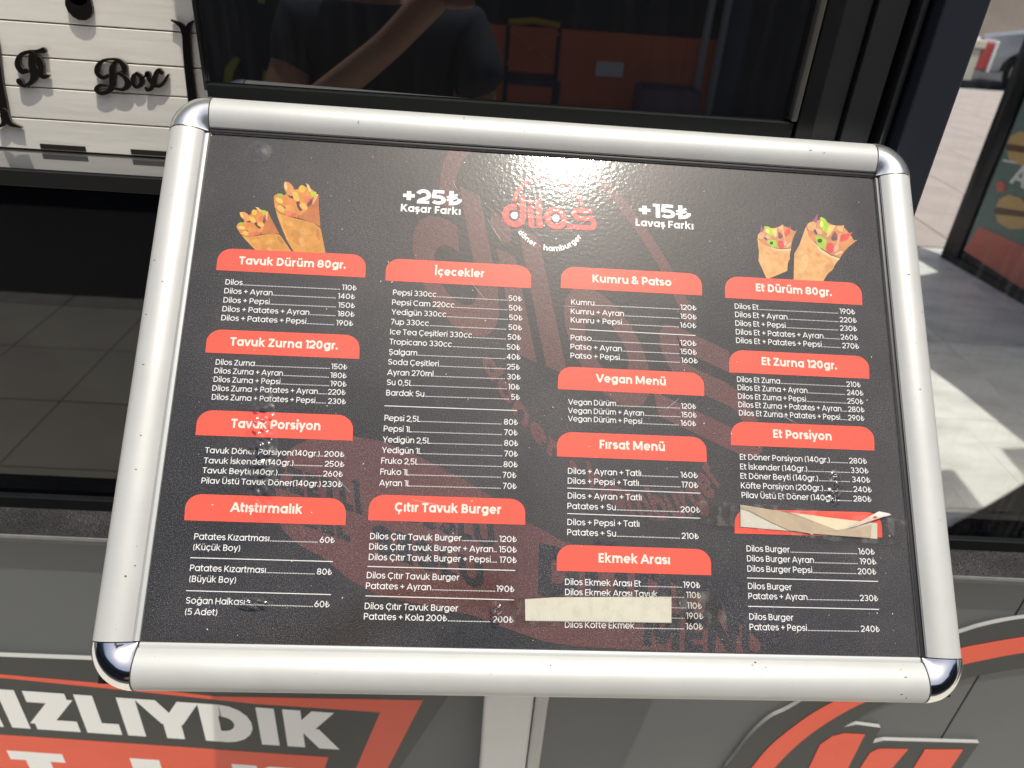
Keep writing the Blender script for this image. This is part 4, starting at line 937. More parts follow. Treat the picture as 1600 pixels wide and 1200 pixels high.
# crumpled cover film: small transparent patches with real wrinkles that catch the sun
m_film = glassmat('clear film', (0.97, 0.97, 0.97, 1), rough=0.12, fres=1.42)
def film(cx, cy, wpx, hpx, amp, seed, n=34, bubble=False):
    rnd = np.random.RandomState(seed); mb = MB(); G = {}
    c = np.array(bpt(cx, cy)); ux = np.array(bpt(cx+wpx/2, cy))-c; vy = np.array(bpt(cx, cy-hpx/2))-c
    ph = rnd.rand(14, 4)
    def z(a, b):
        s_ = 0
        for k in range(14):
            kx, ky = (ph[k, 0]-0.5)*26, (ph[k, 1]-0.5)*26*max(1, hpx/wpx)
            s_ += math.sin(kx*a+ky*b+ph[k, 2]*6.28)*(0.4+ph[k, 3])
        fall = max(0.0, 1-a*a)*max(0.0, 1-b*b)
        if bubble: return 0.0004+amp*fall*fall*(0.5+0.02*s_)
        return 0.0005+amp*fall*(s_/14+0.5)
    m_ = int(n*max(1, hpx/wpx))
    for j in range(m_+1):
        for i in range(n+1):
            a, b = -1+2*i/n, -1+2*j/m_
            G[i, j] = len(mb.v); p = c+ux*a+vy*b; mb.v.append((p[0], p[1], z(a, b)))
    for j in range(m_):
        for i in range(n):
            a, b = -1+2*(i+0.5)/n, -1+2*(j+0.5)/m_
            if a*a+b*b > 1: continue
            mb.f.append((G[i, j], G[i+1, j], G[i+1, j+1], G[i, j+1])); mb.c.append((1,1,1)); mb.mi.append(0)
    o = bpart(mb, 'film_wrinkle', m_film, parent=sheet); me = o.data; me.polygons.foreach_set('use_smooth', [True]*len(me.polygons))
film(409, 700, 50, 240, 0.0026, 3); film(1304, 762, 26, 60, 0.0022, 5, 22); film(1222, 770, 36, 30, 0.0010, 8, 20); film(396, 944, 60, 22, 0.0020, 11, 22); film(775, 960, 22, 44, 0.002, 13, 18)
film(405, 237, 40, 32, 0.0019, 21, 18, bubble=True)
# loose scratches in the cover, thin raised threads of plastic
m_scr = mat('pale scratch', (0.7, 0.7, 0.72, 1), 0.3)
mb = MB(); rnd = random.Random(4)
for a, b in (((760, 340), (786, 382)), ((1203, 640), (1245, 662)), ((1210, 640), (1238, 658)), ((707, 283), (716, 300)), ((735, 440), (760, 470)), ((520, 740), (548, 770)), ((1040, 640), (1062, 622)), ((880, 478), (905, 480)), ((640, 780), (700, 792))):
    p, q = np.array(bpt(*a)), np.array(bpt(*b)); d = (q-p)/np.linalg.norm(q-p); n = np.array([-d[1], d[0]])*0.00009
    mb.poly([(*(p-n*0.3), 0.0004), (*((p+q)/2-n), 0.0004), (*(q-n*0.3), 0.0004), (*(q+n*0.3), 0.0004), (*((p+q)/2+n), 0.0004), (*(p+n*0.3), 0.0004)])
for _ in range(300):
    px, py = rnd.uniform(235, 1430), rnd.uniform(225, 1015); u, v = bpt(px, py)
    if abs(u) > HW-0.004 or abs(v) > HH-0.004: continue
    r0 = rnd.choice((0.0001, 0.00012, 0.00016, 0.0003)) ; a = rnd.uniform(0, 6.28); e = rnd.uniform(1, 3.2)
    mb.poly([(u+r0*(math.cos(a)*e*math.cos(t)-math.sin(a)*math.sin(t)), v+r0*(math.sin(a)*e*math.cos(t)+math.cos(a)*math.sin(t)), 0.0004) for t in np.linspace(0, 6.28, 7)[:-1]])
o = bpart(mb, 'cover_specks', m_scr, parent=sheet); o['kind'] = 'stuff'
# dents and dark marks on the rails
mb = MB()
for px, py, pw in ((1288, 238, 0.0107), (1180, 1035, 0.0107), (1300, 1063, 0.0100), (1416, 1091, 0.010), (725, 184, 0.0107), (1424, 320, 0.0107), (1438, 560, 0.0100), (196, 900, 0.0100), (220, 680, 0.0107), (860, 1040, 0.0107), (560, 190, 0.0107)):
    u, v = bpt(px, py, pw+0.0003); r0 = rnd.uniform(0.0003, 0.0006)
    mb.poly([(u+r0*1.4*math.cos(t), v+r0*math.sin(t), pw+0.0003) for t in np.linspace(0, 6.28, 9)[:-1]])
for _ in range(46):
    side = rnd.choice('tblr'); t_ = rnd.uniform(0.006, 0.026); hh = float(np.interp(t_, [p[0] for p in PROF[5:15]], [p[1] for p in PROF[5:15]]))+0.0002; q0 = rnd.uniform(-1, 1); r0 = rnd.choice((0.00015, 0.0002, 0.00035)); e = rnd.uniform(1, 4)
    u, v = {'t': (q0*HW, HH+t_), 'b': (q0*HW, -HH-t_), 'l': (-HW-t_, q0*HH), 'r': (HW+t_, q0*HH)}[side]
    mb.poly([(u+r0*e*math.cos(t), v+r0*math.sin(t), hh) for t in np.linspace(0, 6.28, 7)[:-1]])
o = bpart(mb, 'rail_mark', mat('dark nick', (0.04, 0.04, 0.04, 1), 0.7)); o['kind'] = 'stuff'
# post, collar, bracket and foot
tp = B0-BN*0.03-BV*0.02
pw_, pd_ = 0.0365, 0.022
X0 = root.location[0]; Y0 = root.location[1]
ztop_post = 1.12
def postbox(a, b, name, ma, bev=0.004):
    return part(bx(a, b), name, ma, root, bevel=bev)
postbox((X0-pw_, Y0-pd_, 0.03), (X0+pw_*0.62, Y0+pd_, ztop_post), 'post', m_post)
postbox((X0+pw_*0.62+0.0008, Y0-pd_-0.002, 0.03), (X0+pw_+0.003, Y0+pd_, ztop_post), 'post_edge_strip', m_alu, 0.003)
mb = MB(); mb.tube([(X0, Y0, ztop_post-0.02), tuple(B0-BN*0.02)], 0.02, 14); part(mb, 'tilt_bracket', m_black_shade, root)
postbox((X0-0.2, Y0-0.27, 0.0015), (X0+0.2, Y0+0.10, 0.012), 'foot_plate', m_post)
postbox((X0-0.05, Y0-0.045, 0.0125), (X0+0.05, Y0+0.045, 0.0295), 'collar', m_post)

# ---- paper strips taped over two entries (rest on the board, so things of their own)
m_paper = mat('cream paper', (0.62, 0.62, 0.565, 1), 0.6, noise=0.05, nscale=40, coat=0.4, coatr=0.1, bump=0.0001, bscale=120)
m_paper2 = mat('kraft tinted paper', (0.50, 0.41, 0.31, 1), 0.6, noise=0.07, nscale=40)
m_paper3 = mat('pale yellow paper', (0.76, 0.70, 0.53, 1), 0.6, noise=0.03, nscale=40)
m_paper4 = mat('white torn paper', (0.72, 0.62, 0.56, 1), 0.6, noise=0.06, nscale=60)
m_tape = glassmat('clear adhesive tape', (0.93, 0.92, 0.9, 1), rough=0.22, fres=1.25, streak=0.12)
def bworld(px, py, h): u, v = bpt(px, py); return BM @ Vector((u, v, h))
def paper_root(px, py, name, label):
    o = thing(name, tuple(bworld(px, py, 0.0008)), label, 'paper'); return o
def ppart(root_, pts, h, th, name, ma):
    mb = MB()
    hs = h if isinstance(h, (list, tuple)) else [h]*len(pts)
    P = [np.array(bworld(x, y, hh)) for (x, y), hh in zip(pts, hs)]
    U = [bpt(x, y) for x, y in pts]; ar = sum(U[i][0]*U[(i+1) % len(U)][1]-U[(i+1) % len(U)][0]*U[i][1] for i in range(len(U)))
    if ar < 0: P = P[::-1]
    mb.prism(P, -BN*th); return part(mb, name, ma, root_)
pr1 = paper_root(935, 955, 'paper_strip', 'cream paper strip with serrated lower edge taped over the bread menu lines')
ser = []
x = 1048.5
while x > 822:
    y = 970.5+(x-820.6)/228*3.2
    ser += [(x, y), (x-1.3, y-1.6)]; x -= 2.6
ppart(pr1, [(820, 936), (866, 933.2), (950, 932.6), (1048.5, 932.8)]+ser+[(820.6, 970.5)], 0.0011, 0.00025, 'paper', m_paper)
ppart(pr1, [(795, 934), (870, 929.5), (1060, 927), (1117, 922.5), (1132, 950), (1136, 985), (1060, 979), (940, 976), (800, 979)], 0.0016, 0.0002, 'clear_tape', m_tape)
pr2 = paper_root(1268, 815, 'torn_paper_strip', 'torn and folded cream and kraft paper strip taped over the lowest right banner')
q = lambda x, y: (1150+x/6.4, 780+y/6.4)
ppart(pr2, [q(40,58), q(300,105), q(600,140), q(1230,225), q(1405,240), q(1405,396), q(1000,368), q(500,315), q(40,275)], 0.0010, 0.0002, 'paper', m_paper)
ppart(pr2, [q(565,142), q(1232,222), q(1110,285), q(1000,312)], 0.0014, 0.0001, 'paper', m_paper3)
ppart(pr2, [q(48,58), q(420,118), q(490,118), q(560,146), q(1000,311), q(1160,290), q(1340,255), q(1335,388), q(1000,366), q(770,345), q(745,358), q(725,342), q(520,310), q(340,230), q(130,120), q(45,95)],
      [0.0018]*2+[0.003]+[0.0022]*5+[0.0016]*8, 0.0002, 'folded_paper', m_paper2)
ppart(pr2, [q(1000,313), q(1180,272), q(1380,205), q(1450,178), q(1518,160), q(1500,145), q(1400,125), q(1240,215), q(1120,280)], [0.0024, 0.0026, 0.003, 0.0038, 0.0045, 0.0045, 0.004, 0.003, 0.0026], 0.0002, 'torn_flap', m_paper4)
ppart(pr2, [q(1345,175), q(1360,170), q(1388,178), q(1370,190), q(1348,188)], 0.0043, 0.0001, 'torn_hole', m_banner)
ppart(pr2, [(1090, 783), (1200, 790), (1400, 812), (1412, 816), (1410, 852), (1300, 846), (1150, 825), (1090, 818)], 0.0052, 0.00008, 'clear_tape', m_tape)

# ================================================================== BEHIND THE GLASS: chairs, side screen
m_chair = mat('black painted steel', (0.01, 0.01, 0.011, 1), 0.4)
def chair(px, py, ang, label):
    p = onZ(px, py, 0.0); t = thing('chair', (p[0], p[1], 0.0), label, 'chair', 'black chairs inside the shop')
    c, s_ = math.cos(ang), math.sin(ang)
    def Wd(a, b, z): return (p[0]+a*c-b*s_, p[1]+a*s_+b*c, z)
    for k, (a, b, ta, tb) in enumerate(((0, 0, 0.06, 0.06), (0.46, 0, 0.40, 0.06), (0.46, 0.46, 0.40, 0.40), (0, 0.46, 0.06, 0.40))):
        mb = MB(); mb.tube([Wd(a, b, 0.002), Wd(ta, tb, 0.44)], [0.011, 0.014], 8); part(mb, 'leg', m_chair, t)
    mb = MB(); mb.box((0, 0, 0.442), (0.46, 0.46, 0.475), Matrix.Translation((p[0], p[1], 0)) @ Matrix.Rotation(ang, 4, 'Z')); part(mb, 'seat', m_chair, t, bevel=0.01)
    mb = MB(); mb.tube([Wd(0.02, 0.44, 0.47), Wd(0.01, 0.5, 0.85), Wd(0.23, 0.54, 0.9), Wd(0.45, 0.5, 0.85), Wd(0.44, 0.44, 0.47)], 0.012, 8); part(mb, 'backrest', m_chair, t)
chair(53, 363, 0.35, 'black steel chair inside the dark window, nearest the left picture edge')
chair(170, 317, -0.25, 'black steel chair inside the dark window, behind the frame corner')
# glazed side screen with a menu light box, running from the terrace corner towards the street
C0 = onZ(1478, 403, 0.0); C1 = onZ(1640, 496, 0.0)
dv = (C1-C0); dl_ = np.linalg.norm(dv); dv /= dl_; ang = math.atan2(dv[1], dv[0])
scr = thing('side_screen', (C0[0], C0[1], 0.0), 'dark framed glazed terrace screen at far right carrying a menu poster', 'screen')
def on_screen(px, py, off=0.0):
    nrm = np.array([dv[1], -dv[0], 0.0]);
    if nrm @ (CAM-C0) < 0: nrm = -nrm
    o = C0+nrm*off; d = ray(px, py); return CAM+d*(((o-CAM) @ nrm)/(d @ nrm))
NRM = np.array([dv[1], -dv[0], 0.0]); NRM = NRM if NRM @ (CAM-C0) > 0 else -NRM
def sbox(s0, s1, z0, z1, o0, o1, name, ma):
    mb = MB(); P = []
    for zz in (z0, z1):
        for (s_, o_) in ((s0, o0), (s1, o0), (s1, o1), (s0, o1)): v = C0+dv*s_+NRM*o_; P.append((v[0], v[1], zz))
    i = 0; mb.v += P
    for qd in ((0,3,2,1),(4,5,6,7),(0,1,5,4),(1,2,6,5),(2,3,7,6),(3,0,4,7)): mb.f.append(qd); mb.c.append((1,1,1)); mb.mi.append(0)
    return part(mb, name, ma, scr, bevel=0.003)
def s_of(px, py, off=0.02): p = on_screen(px, py, off); return (p-C0) @ dv, p[2]
s_a, z_a = s_of(1505, 392)
SL = 3.4
sbox(-0.02, s_a-0.02, 0.05, 1.95, -0.03, 0.03, 'corner_post', m_black)
sbox(-0.02, SL, 0.002, 0.05, -0.03, 0.03, 'base_rail', m_black)
sbox(s_a-0.018, SL, 0.052, z_a-0.012, -0.02, 0.015, 'lower_rail', m_black)
m_mgreen = mat('grey green menu print', lin(112, 132, 128), 0.5, noise=0.08, nscale=8)
m_mred = mat('muted red menu print', lin(212, 116, 100), 0.5, noise=0.06, nscale=8)
sbox(s_a, SL, z_a, 1.9, 0.0, 0.02, 'menu_poster', m_mgreen)
def spoly(pts, off, ma, name):
    mb = MB(); P = [on_screen(a, b, off) for a, b in pts]; n = np.cross(P[1]-P[0], P[2]-P[0])
    if n @ NRM < 0: P = P[::-1]
    mb.prism(P, -NRM*0.0015); return part(mb, name, ma, scr)
spoly([(1506, 391), (1530, 354), (1640, 403), (1640, 478), (1600, 453)], 0.0225, m_mred, 'red_band')
m_bun = mat('burger bun print', lin(214, 178, 120), 0.5, noise=0.1, nscale=30)
m_pat = mat('burger patty print', lin(120, 84, 52), 0.5)
for cx, cy, sx_ in ((1582, 331, 1.0), (1600, 232, 1.0)):
    spoly([(cx-26, cy-8), (cx-20, cy-20), (cx-6, cy-27), (cx+12, cy-22), (cx+25, cy-8), (cx+24, cy)], 0.0235, m_bun, 'burger_print')
    spoly([(cx-28, cy-6), (cx+24, cy+1), (cx+22, cy+8), (cx-28, cy+2)], 0.0245, m_pat, 'burger_print')
    spoly([(cx-26, cy+4), (cx+22, cy+9), (cx+18, cy+26), (cx-4, cy+27), (cx-24, cy+16)], 0.0255, m_bun, 'burger_print')
spoly([(1567, 249), (1640, 262), (1640, 265), (1567, 252)], 0.0235, m_white, 'white_rule')
spoly([(1556, 285), (1564, 283), (1572, 290), (1568, 300), (1558, 300)], 0.0235, m_mred, 'price_dot')
mbm = MB(); a0 = on_screen(1577, 285, 0.0235); a1 = on_screen(1612, 300, 0.0235); ax = (a1-a0); sc_ = np.linalg.norm(ax)/twidth('Ar', 0.15); ax /= np.linalg.norm(ax)
text(mbm, 'Ar', lambda X, Y, h: a0+ax*X*sc_+np.array([0, 0, 1.0])*Y*sc_*1.0+NRM*h*20, 0.15); part(mbm, 'lettering', m_white, scr)

# ================================================================== STREET BEYOND
m_silver = mat('silver car paint', (0.42, 0.44, 0.48, 1), 0.3, metal=0.4, coat=0.8)
m_tyre = mat('tyre rubber', (0.015, 0.015, 0.016, 1), 0.8); m_rim = mat('alloy rim', (0.5, 0.48, 0.46, 1), 0.35, metal=0.7)
m_cglass = mat('car glass', (0.02, 0.022, 0.025, 1), 0.05)
wc = onZ(1586, 148, -0.13)                      # where the front tyre meets the road
def build_car(x, y, ang):
    t = thing('parked_car', (x, y, -0.13), 'silver parked car whose front wheel shows at the upper right edge', 'car')
    Mx = Matrix.Translation((x, y, -0.13)) @ Matrix.Rotation(ang, 4, 'Z')
    W_ = 0.88
    prof = [(-0.95, 0.35), (-0.98, 0.62), (-0.85, 0.86), (-0.2, 1.0), (0.25, 1.06), (0.95, 1.52), (1.2, 1.58), (2.6, 1.56), (3.3, 1.1), (3.5, 0.95), (3.52, 0.4), (3.2, 0.3), (2.95, 0.3)]
    arch = lambda cx: [(cx+0.40*math.cos(a), 0.32+0.42*math.sin(a)) for a in np.linspace(0, math.pi, 11)]
    low = arch(2.65)+[(0.42, 0.28)]+arch(0.0)+[(-0.45, 0.28)]
    P = prof[:-1]+low
    mb = MB(); n = len(P)
    # body of several sections with tumblehome
    secs = [(0.0, 1.0), (0.12, 1.0), (0.24, 0.985)]
    ys = [0, 0.06, 2*W_-0.06, 2*W_]; ins = [0.06, 0, 0, 0.06]
    R0 = []
    for yy, dn in zip(ys, ins):
        ring = []
        for (a, z) in P:
            top = max(0, (z-1.0)/0.58); yv = yy+(0.2*top if yy < W_ else -0.2*top)
            za = z-(dn*0.7 if z > 0.5 else 0); ring.append(tuple(Mx @ Vector((a*(1-dn*0.3), yv, za))))
        R0.append(ring)
    for ring in R0: mb.v += ring
    for k in range(3):
        for j in range(n):
            a = k*n+j; b = k*n+(j+1) % n; mb.f.append((a, b, b+n, a+n)); mb.c.append((1,1,1)); mb.mi.append(0)
    mb.f.append(tuple(range(n-1, -1, -1))); mb.c.append((1,1,1)); mb.mi.append(0)
    mb.f.append(tuple(3*n+j for j in range(n))); mb.c.append((1,1,1)); mb.mi.append(0)
    part(mb, 'body', m_silver, t, bevel=0.02)
    for side in (-0.004, 2*W_+0.004):
        g_ = MB(); k_ = 1 if side < 0 else -1
        g_.prism([tuple(Mx @ Vector((a, side+k_*(0.2*max(0, (z-1)/0.58)), z))) for a, z in ((0.5, 1.1), (1.0, 1.45), (1.7, 1.47), (1.7, 1.1))], (0, 0, 0.0001)); part(g_, 'side_window', m_cglass, t)
        g_ = MB(); g_.prism([tuple(Mx @ Vector((a, side+k_*(0.2*max(0, (z-1)/0.58)), z))) for a, z in ((1.8, 1.1), (1.8, 1.47), (2.5, 1.46), (2.95, 1.1))], (0, 0, 0.0001)); part(g_, 'side_window', m_cglass, t)
    for wx_ in (0.0, 2.65):
        for wy in (0.02, 2*W_-0.22):
            mb = MB(); mb.tube([tuple(Mx @ Vector((wx_, wy, 0.33))), tuple(Mx @ Vector((wx_, wy+0.2, 0.33)))], 0.33, 28); wh = part(mb, 'wheel', m_tyre, t, bevel=0.015)
            mb = MB()
            o_ = wy-0.006 if wy < 0.5 else wy+0.206
            mb.tube([tuple(Mx @ Vector((wx_, o_-0.004, 0.33))), tuple(Mx @ Vector((wx_, o_+0.004, 0.33)))], 0.22, 24)
            for k in range(5):
                a = k*2*math.pi/5; mb.tube([tuple(Mx @ Vector((wx_, o_-0.01, 0.33))), tuple(Mx @ Vector((wx_+0.2*math.cos(a), o_-0.01, 0.33+0.2*math.sin(a))))], 0.022, 6)
            part(mb, 'rim', m_rim, t)
    mb = MB(); mb.box((-0.97, 0.08, 0.64), (-0.8, 0.4, 0.8), Mx); part(mb, 'headlight', m_white, t, bevel=0.02)
    mb = MB(); mb.box((-0.97, 2*W_-0.4, 0.64), (-0.8, 2*W_-0.08, 0.8), Mx); part(mb, 'headlight', m_white, t, bevel=0.02)
build_car(wc[0], wc[1], math.radians(-48))
# cream kiosk cabinet with red trim at the kerb
kp = onZ(1514, 128, 0.0); kq = onZ(1497, 128, 0.0)
kio = thing('street_cabinet', (kp[0], kp[1], 0.0), 'cream street cabinet with a red and white side, on the pavement at upper right', 'cabinet')
dist = np.linalg.norm((kp-CAM)[:2])
m_cream = mat('cream metal', (0.68, 0.62, 0.52, 1), 0.5, noise=0.05, nscale=6); m_red = mat('red metal', (0.45, 0.06, 0.06, 1), 0.45)
hz = lambda y_: onY(1520, y_, kp[1])[2]
part(bx((kp[0]-0.42, kp[1], 0.02), (kp[0]+0.02, kp[1]+0.4, hz(76))), 'cabinet_body', m_cream, kio, bevel=0.01)
part(bx((kp[0]-0.46, kp[1]-0.03, hz(75)), (kp[0]+0.06, kp[1]+0.44, hz(62))), 'cabinet_top', m_cream, kio, bevel=0.01)
part(bx((kp[0]+0.025, kp[1], hz(108)), (kp[0]+0.22, kp[1]+0.38, hz(66))), 'side_panel', m_red, kio, bevel=0.01)
part(bx((kp[0]+0.225, kp[1]-0.01, hz(112)), (kp[0]+0.28, kp[1]+0.38, hz(62))), 'side_strip', m_white, kio, bevel=0.01)
part(bx((kp[0]-0.44, kp[1]-0.02, 0.001), (kp[0]+0.03, kp[1]+0.42, 0.019)), 'plinth', m_black, kio)
# building across the side street
m_stone = mat('tan stone facing', (0.34, 0.28, 0.24, 1), 0.7, noise=0.12, nscale=2)
m_dshop = mat('dark green shop front', (0.02, 0.03, 0.03, 1), 0.2)
fb = thing('far_building', (16, 22.4, 0), 'shadowed tan building with a dark shop front across the side street at upper right', 'building')
part(bx((6, 22.0, -0.13), (14.4, 30, 9)), 'wall', m_stone, fb)
part(bx((14.41, 22.6, -0.13), (34, 30, 9)), 'wall', m_stone, fb)
part(bx((14.42, 22.3, 0.15), (33.9, 22.59, 3.4)), 'shop_front', m_dshop, fb)
for i in range(9):
    part(bx((14.9+i*2.1, 22.2, 0.5), (16.5+i*2.1, 22.29, 1.5)), 'display_window', mat('lit goods %d' % i, (0.3+0.03*(i % 3), 0.33, 0.36, 1), 0.4, noise=0.5, nscale=3), fb, bevel=0.02)
for i in range(10):
    for j in range(3):
        part(bx((6.8+i*2.6, 21.9 if i < 3 else 22.5, 4.0+j*1.7), (8.0+i*2.6, 21.99 if i < 3 else 22.59, 5.2+j*1.7)), 'window', m_cglass, fb)
fp = MB(); fp.box((1, 20.2, -0.13), (34, 21.88, -0.01)); structure(fp.build('far_pavement', m_pave))

# ================================================================== ADDED SUN BLOCKERS, UNSEEN (outlines traced back from the shade on the marble)
m_canvas = mat('dark canopy cloth', (0.05, 0.05, 0.055, 1), 0.8)
ZC = 2.7
def up_to(p, z=ZC): return np.array(p)+SUNV*((z-p[2])/SUNV[2])
can = thing('sun_blocker', tuple(up_to(onZ(1700, 560))), 'unseen dark panels added overhead to shade the terrace', 'sun_blocker')
def cpanel(pts, name='blocker_panel', z=ZC):
    P = [up_to(onZ(a, b, 0.0), z) for a, b in pts]; mb = MB()
    ar = sum(P[i][0]*P[(i+1) % len(P)][1]-P[(i+1) % len(P)][0]*P[i][1] for i in range(len(P)))
    if ar < 0: P = P[::-1]
    mb.prism(P, (0, 0, 0.03)); part(mb, name, m_canvas, can)
def cpoly(P):
    P = [up_to(np.array([*p[:2], 0.0])) for p in P]; mb = MB()
    ar = sum(P[i][0]*P[(i+1) % len(P)][1]-P[(i+1) % len(P)][0]*P[i][1] for i in range(len(P)))
    if ar < 0: P = P[::-1]
    mb.prism(P, (0, 0, 0.03)); part(mb, 'blocker_panel', m_canvas, can)
fz = lambda a, b: onZ(a, b, 0.0)
cpoly([fz(1300, 470), fz(1426, 433), fz(1468, 426), fz(1482, 408), (5.5, 4.7), (7.6, 4.4), (7.6, -0.6), (3.4, -0.6), fz(1760, 810), fz(1600, 690), fz(1500, 610), fz(1440, 566), fz(1380, 525)])
cpoly([(0.62, 1.15), (3.39, 1.15), (3.39, -0.6), (7.6, -0.6), (7.6, -0.59), (3.395, -0.59), (3.395, 1.7), (0.62, 1.7)][:2]+[(3.39, 1.72), (0.62, 1.72)])  # this and the next added to cut sky light on the floor
cpoly([(0.62, 1.75), (1.25, 1.75), (1.15, 4.2), (0.62, 4.2)])
cpanel([(1380, 742), (1440, 738), (1491, 735), (1535, 790), (1597, 862), (1560, 900), (1380, 900)])
cpanel([(1567, 703), (1640, 700), (1760, 900), (1640, 790)])
part(bx((4.5, -0.5, 0.0), (4.56, -0.44, ZC-0.001)), 'blocker_pole', m_black, can); part(bx((4.5, 4.0, 0.0), (4.56, 4.06, ZC-0.001)), 'blocker_pole', m_black, can)

# ================================================================== ACROSS THE STREET BEHIND THE CAMERA (mirrored in the glass and chrome)
LY = -5.0
def rf(px, py, L=LY): return refl(px, py, D+0.004, L)
opp = thing('opposite_building', (0, LY-0.3, 0), 'dark building with an orange lower wall mirrored in the big window', 'building')
m_orange = mat('orange painted wall', lin(240, 132, 92), 0.7, noise=0.08, nscale=2); m_opp = mat('dark blue painted wall', (0.022, 0.026, 0.036, 1), 0.7, noise=0.2, nscale=1.5)
xa, xb_ = rf(690, 120)[0], rf(1112, 120)[0]; zt = rf(870, 45)[2]
part(bx((-14, LY-3, -0.13), (14, LY-0.02, 5.2)), 'wall', m_opp, opp)
part(bx((min(xa, xb_), LY-0.018, -0.12), (max(xa, xb_), LY, zt)), 'orange_dado', m_orange, opp)
m_pipe = mat('pale grey pipe', (0.4, 0.4, 0.4, 1), 0.5)
for px in (1100, 1125):
    p = rf(px, 60); mb = MB(); mb.tube([(p[0], LY+0.05, 0.0), (p[0], LY+0.05, 3.5)], 0.03, 10); part(mb, 'drain_pipe', m_pipe, opp)
p = rf(952, 108); part(bx((p[0]-0.11, LY+0.001, p[2]-0.055), (p[0]+0.11, LY+0.012, p[2]+0.055)), 'name_plate', m_white, opp)
a, b = rf(1112, 150), rf(1146, 150); part(bx((a[0]+0.01, LY-0.015, -0.12), (b[0], LY+0.02, 2.1)), 'door', mat('blue door', (0.02, 0.05, 0.11, 1), 0.5), opp)
# yellow lettering on the dark wall
m_yel = mat('yellow sign letters', (0.5, 0.46, 0.07, 1), 0.5)
for pts in ([(348, 140), (352, 105), (368, 88), (376, 92), (366, 110), (358, 140)], [(412, 110), (455, 124), (450, 140), (410, 126)], [(512, 130), (516, 100), (545, 95), (552, 128), (544, 128), (540, 110), (522, 112), (520, 130)],
            [(518, 55), (536, 10), (545, 12), (540, 40), (526, 58)], [(446, -20), (462, -20), (456, 28), (448, 20)], [(640, 14), (656, -12), (664, -6), (652, 26)], [(396, -30), (410, -30), (414, 6), (404, 4)]):
    mb = MB(); P = [rf(a, b) for a, b in pts]; P = [(p[0], LY+0.006, p[2]) for p in P]; mb.prism(P, (0, -0.005, 0)); part(mb, 'yellow_sign_stroke', m_yel, opp)
mby = MB(); q_ = rf(470, 62)
text(mby, 'DESIGN', lambda X, Y, h: (q_[0]+0.55-X*0.15, LY+0.004+h, q_[2]+Y*0.15), 0.12); part(mby, 'lettering', mat('grey sign letters', (0.2, 0.2, 0.2, 1), 0.5), opp)
part(bx((-14, LY+0.001, 3.2), (14, LY+0.8, 3.3)), 'awning', m_opp, opp)
pv = MB(); pv.box((-14, LY+0.01, -0.12), (14, LY+1.2, -0.002)); structure(pv.build('opposite_pavement', m_pave))
# crates stacked by the orange wall, stool
m_crate = mat('purple grey plastic crate', (0.16, 0.11, 0.17, 1), 0.6)
a, b = rf(995, 160, LY+0.4), rf(1088, 160, LY+0.4)
for k in range(3):
    z0 = -0.0+k*0.24
    t = thing('crate', ((a[0]+b[0])/2, LY+0.4, z0), ['purple grey plastic crate at the bottom of the stack mirrored by the orange wall', 'purple grey plastic crate in the middle of the mirrored stack', 'purple grey plastic crate on top of the mirrored stack'][k], 'crate', 'crates stacked by the orange wall')
    xl, xh = min(a[0], b[0]), max(a[0], b[0])
    for nm, A_, B_ in (('crate_base', (xl, LY+0.2, z0+0.001), (xh, LY+0.55, z0+0.02)), ('crate_wall', (xl, LY+0.2, z0+0.0205), (xl+0.015, LY+0.55, z0+0.235)), ('crate_wall', (xh-0.015, LY+0.2, z0+0.0205), (xh, LY+0.55, z0+0.235)),
                       ('crate_wall', (xl+0.016, LY+0.2, z0+0.0205), (xh-0.016, LY+0.215, z0+0.235)), ('crate_wall', (xl+0.016, LY+0.535, z0+0.0205), (xh-0.016, LY+0.55, z0+0.235))):
        part(bx(A_, B_), nm, m_crate, t)
a, b = rf(790, 120, LY+0.5), rf(870, 120, LY+0.5); zt2 = rf(830, 40, LY+0.5)[2]
st_ = thing('high_stool', ((a[0]+b[0])/2, LY+0.5, 0.0), 'tall dark stool with a yellow cross braced back, mirrored in front of the orange wall', 'stool')
xl, xh = min(a[0], b[0]), max(a[0], b[0]); m_blue = mat('dark blue paint', (0.02, 0.04, 0.08, 1), 0.5)
zs_ = rf(830, 118, LY+0.5)[2]
for xx in (xl, xh):
    for yy in (LY+0.35, LY+0.7):
        mb = MB(); mb.tube([(xx, yy, -0.0), (xx, yy, zs_ if yy > LY+0.5 else zt2)], 0.018, 8); part(mb, 'leg', m_blue, st_)
part(bx((xl, LY+0.34, zs_-0.04), (xh, LY+0.71, zs_)), 'seat', m_blue, st_, bevel=0.01)
mb = MB(); mb.tube([(xl, LY+0.35, zt2), ((xl+xh)/2, LY+0.33, zt2+0.02), (xh, LY+0.35, zt2)], 0.022, 8); part(mb, 'top_rail', mat('yellow paint', (0.55, 0.38, 0.04, 1), 0.5), st_)
mb = MB(); mb.tube([(xl, LY+0.35, zt2-0.05), (xh, LY+0.35, zs_+0.05)], 0.010, 8); part(mb, 'cross_brace', m_orange, st_)
mb = MB(); mb.tube([(xh, LY+0.36, zt2-0.05), (xl, LY+0.36, zs_+0.05)], 0.010, 8); part(mb, 'cross_brace', m_orange, st_)

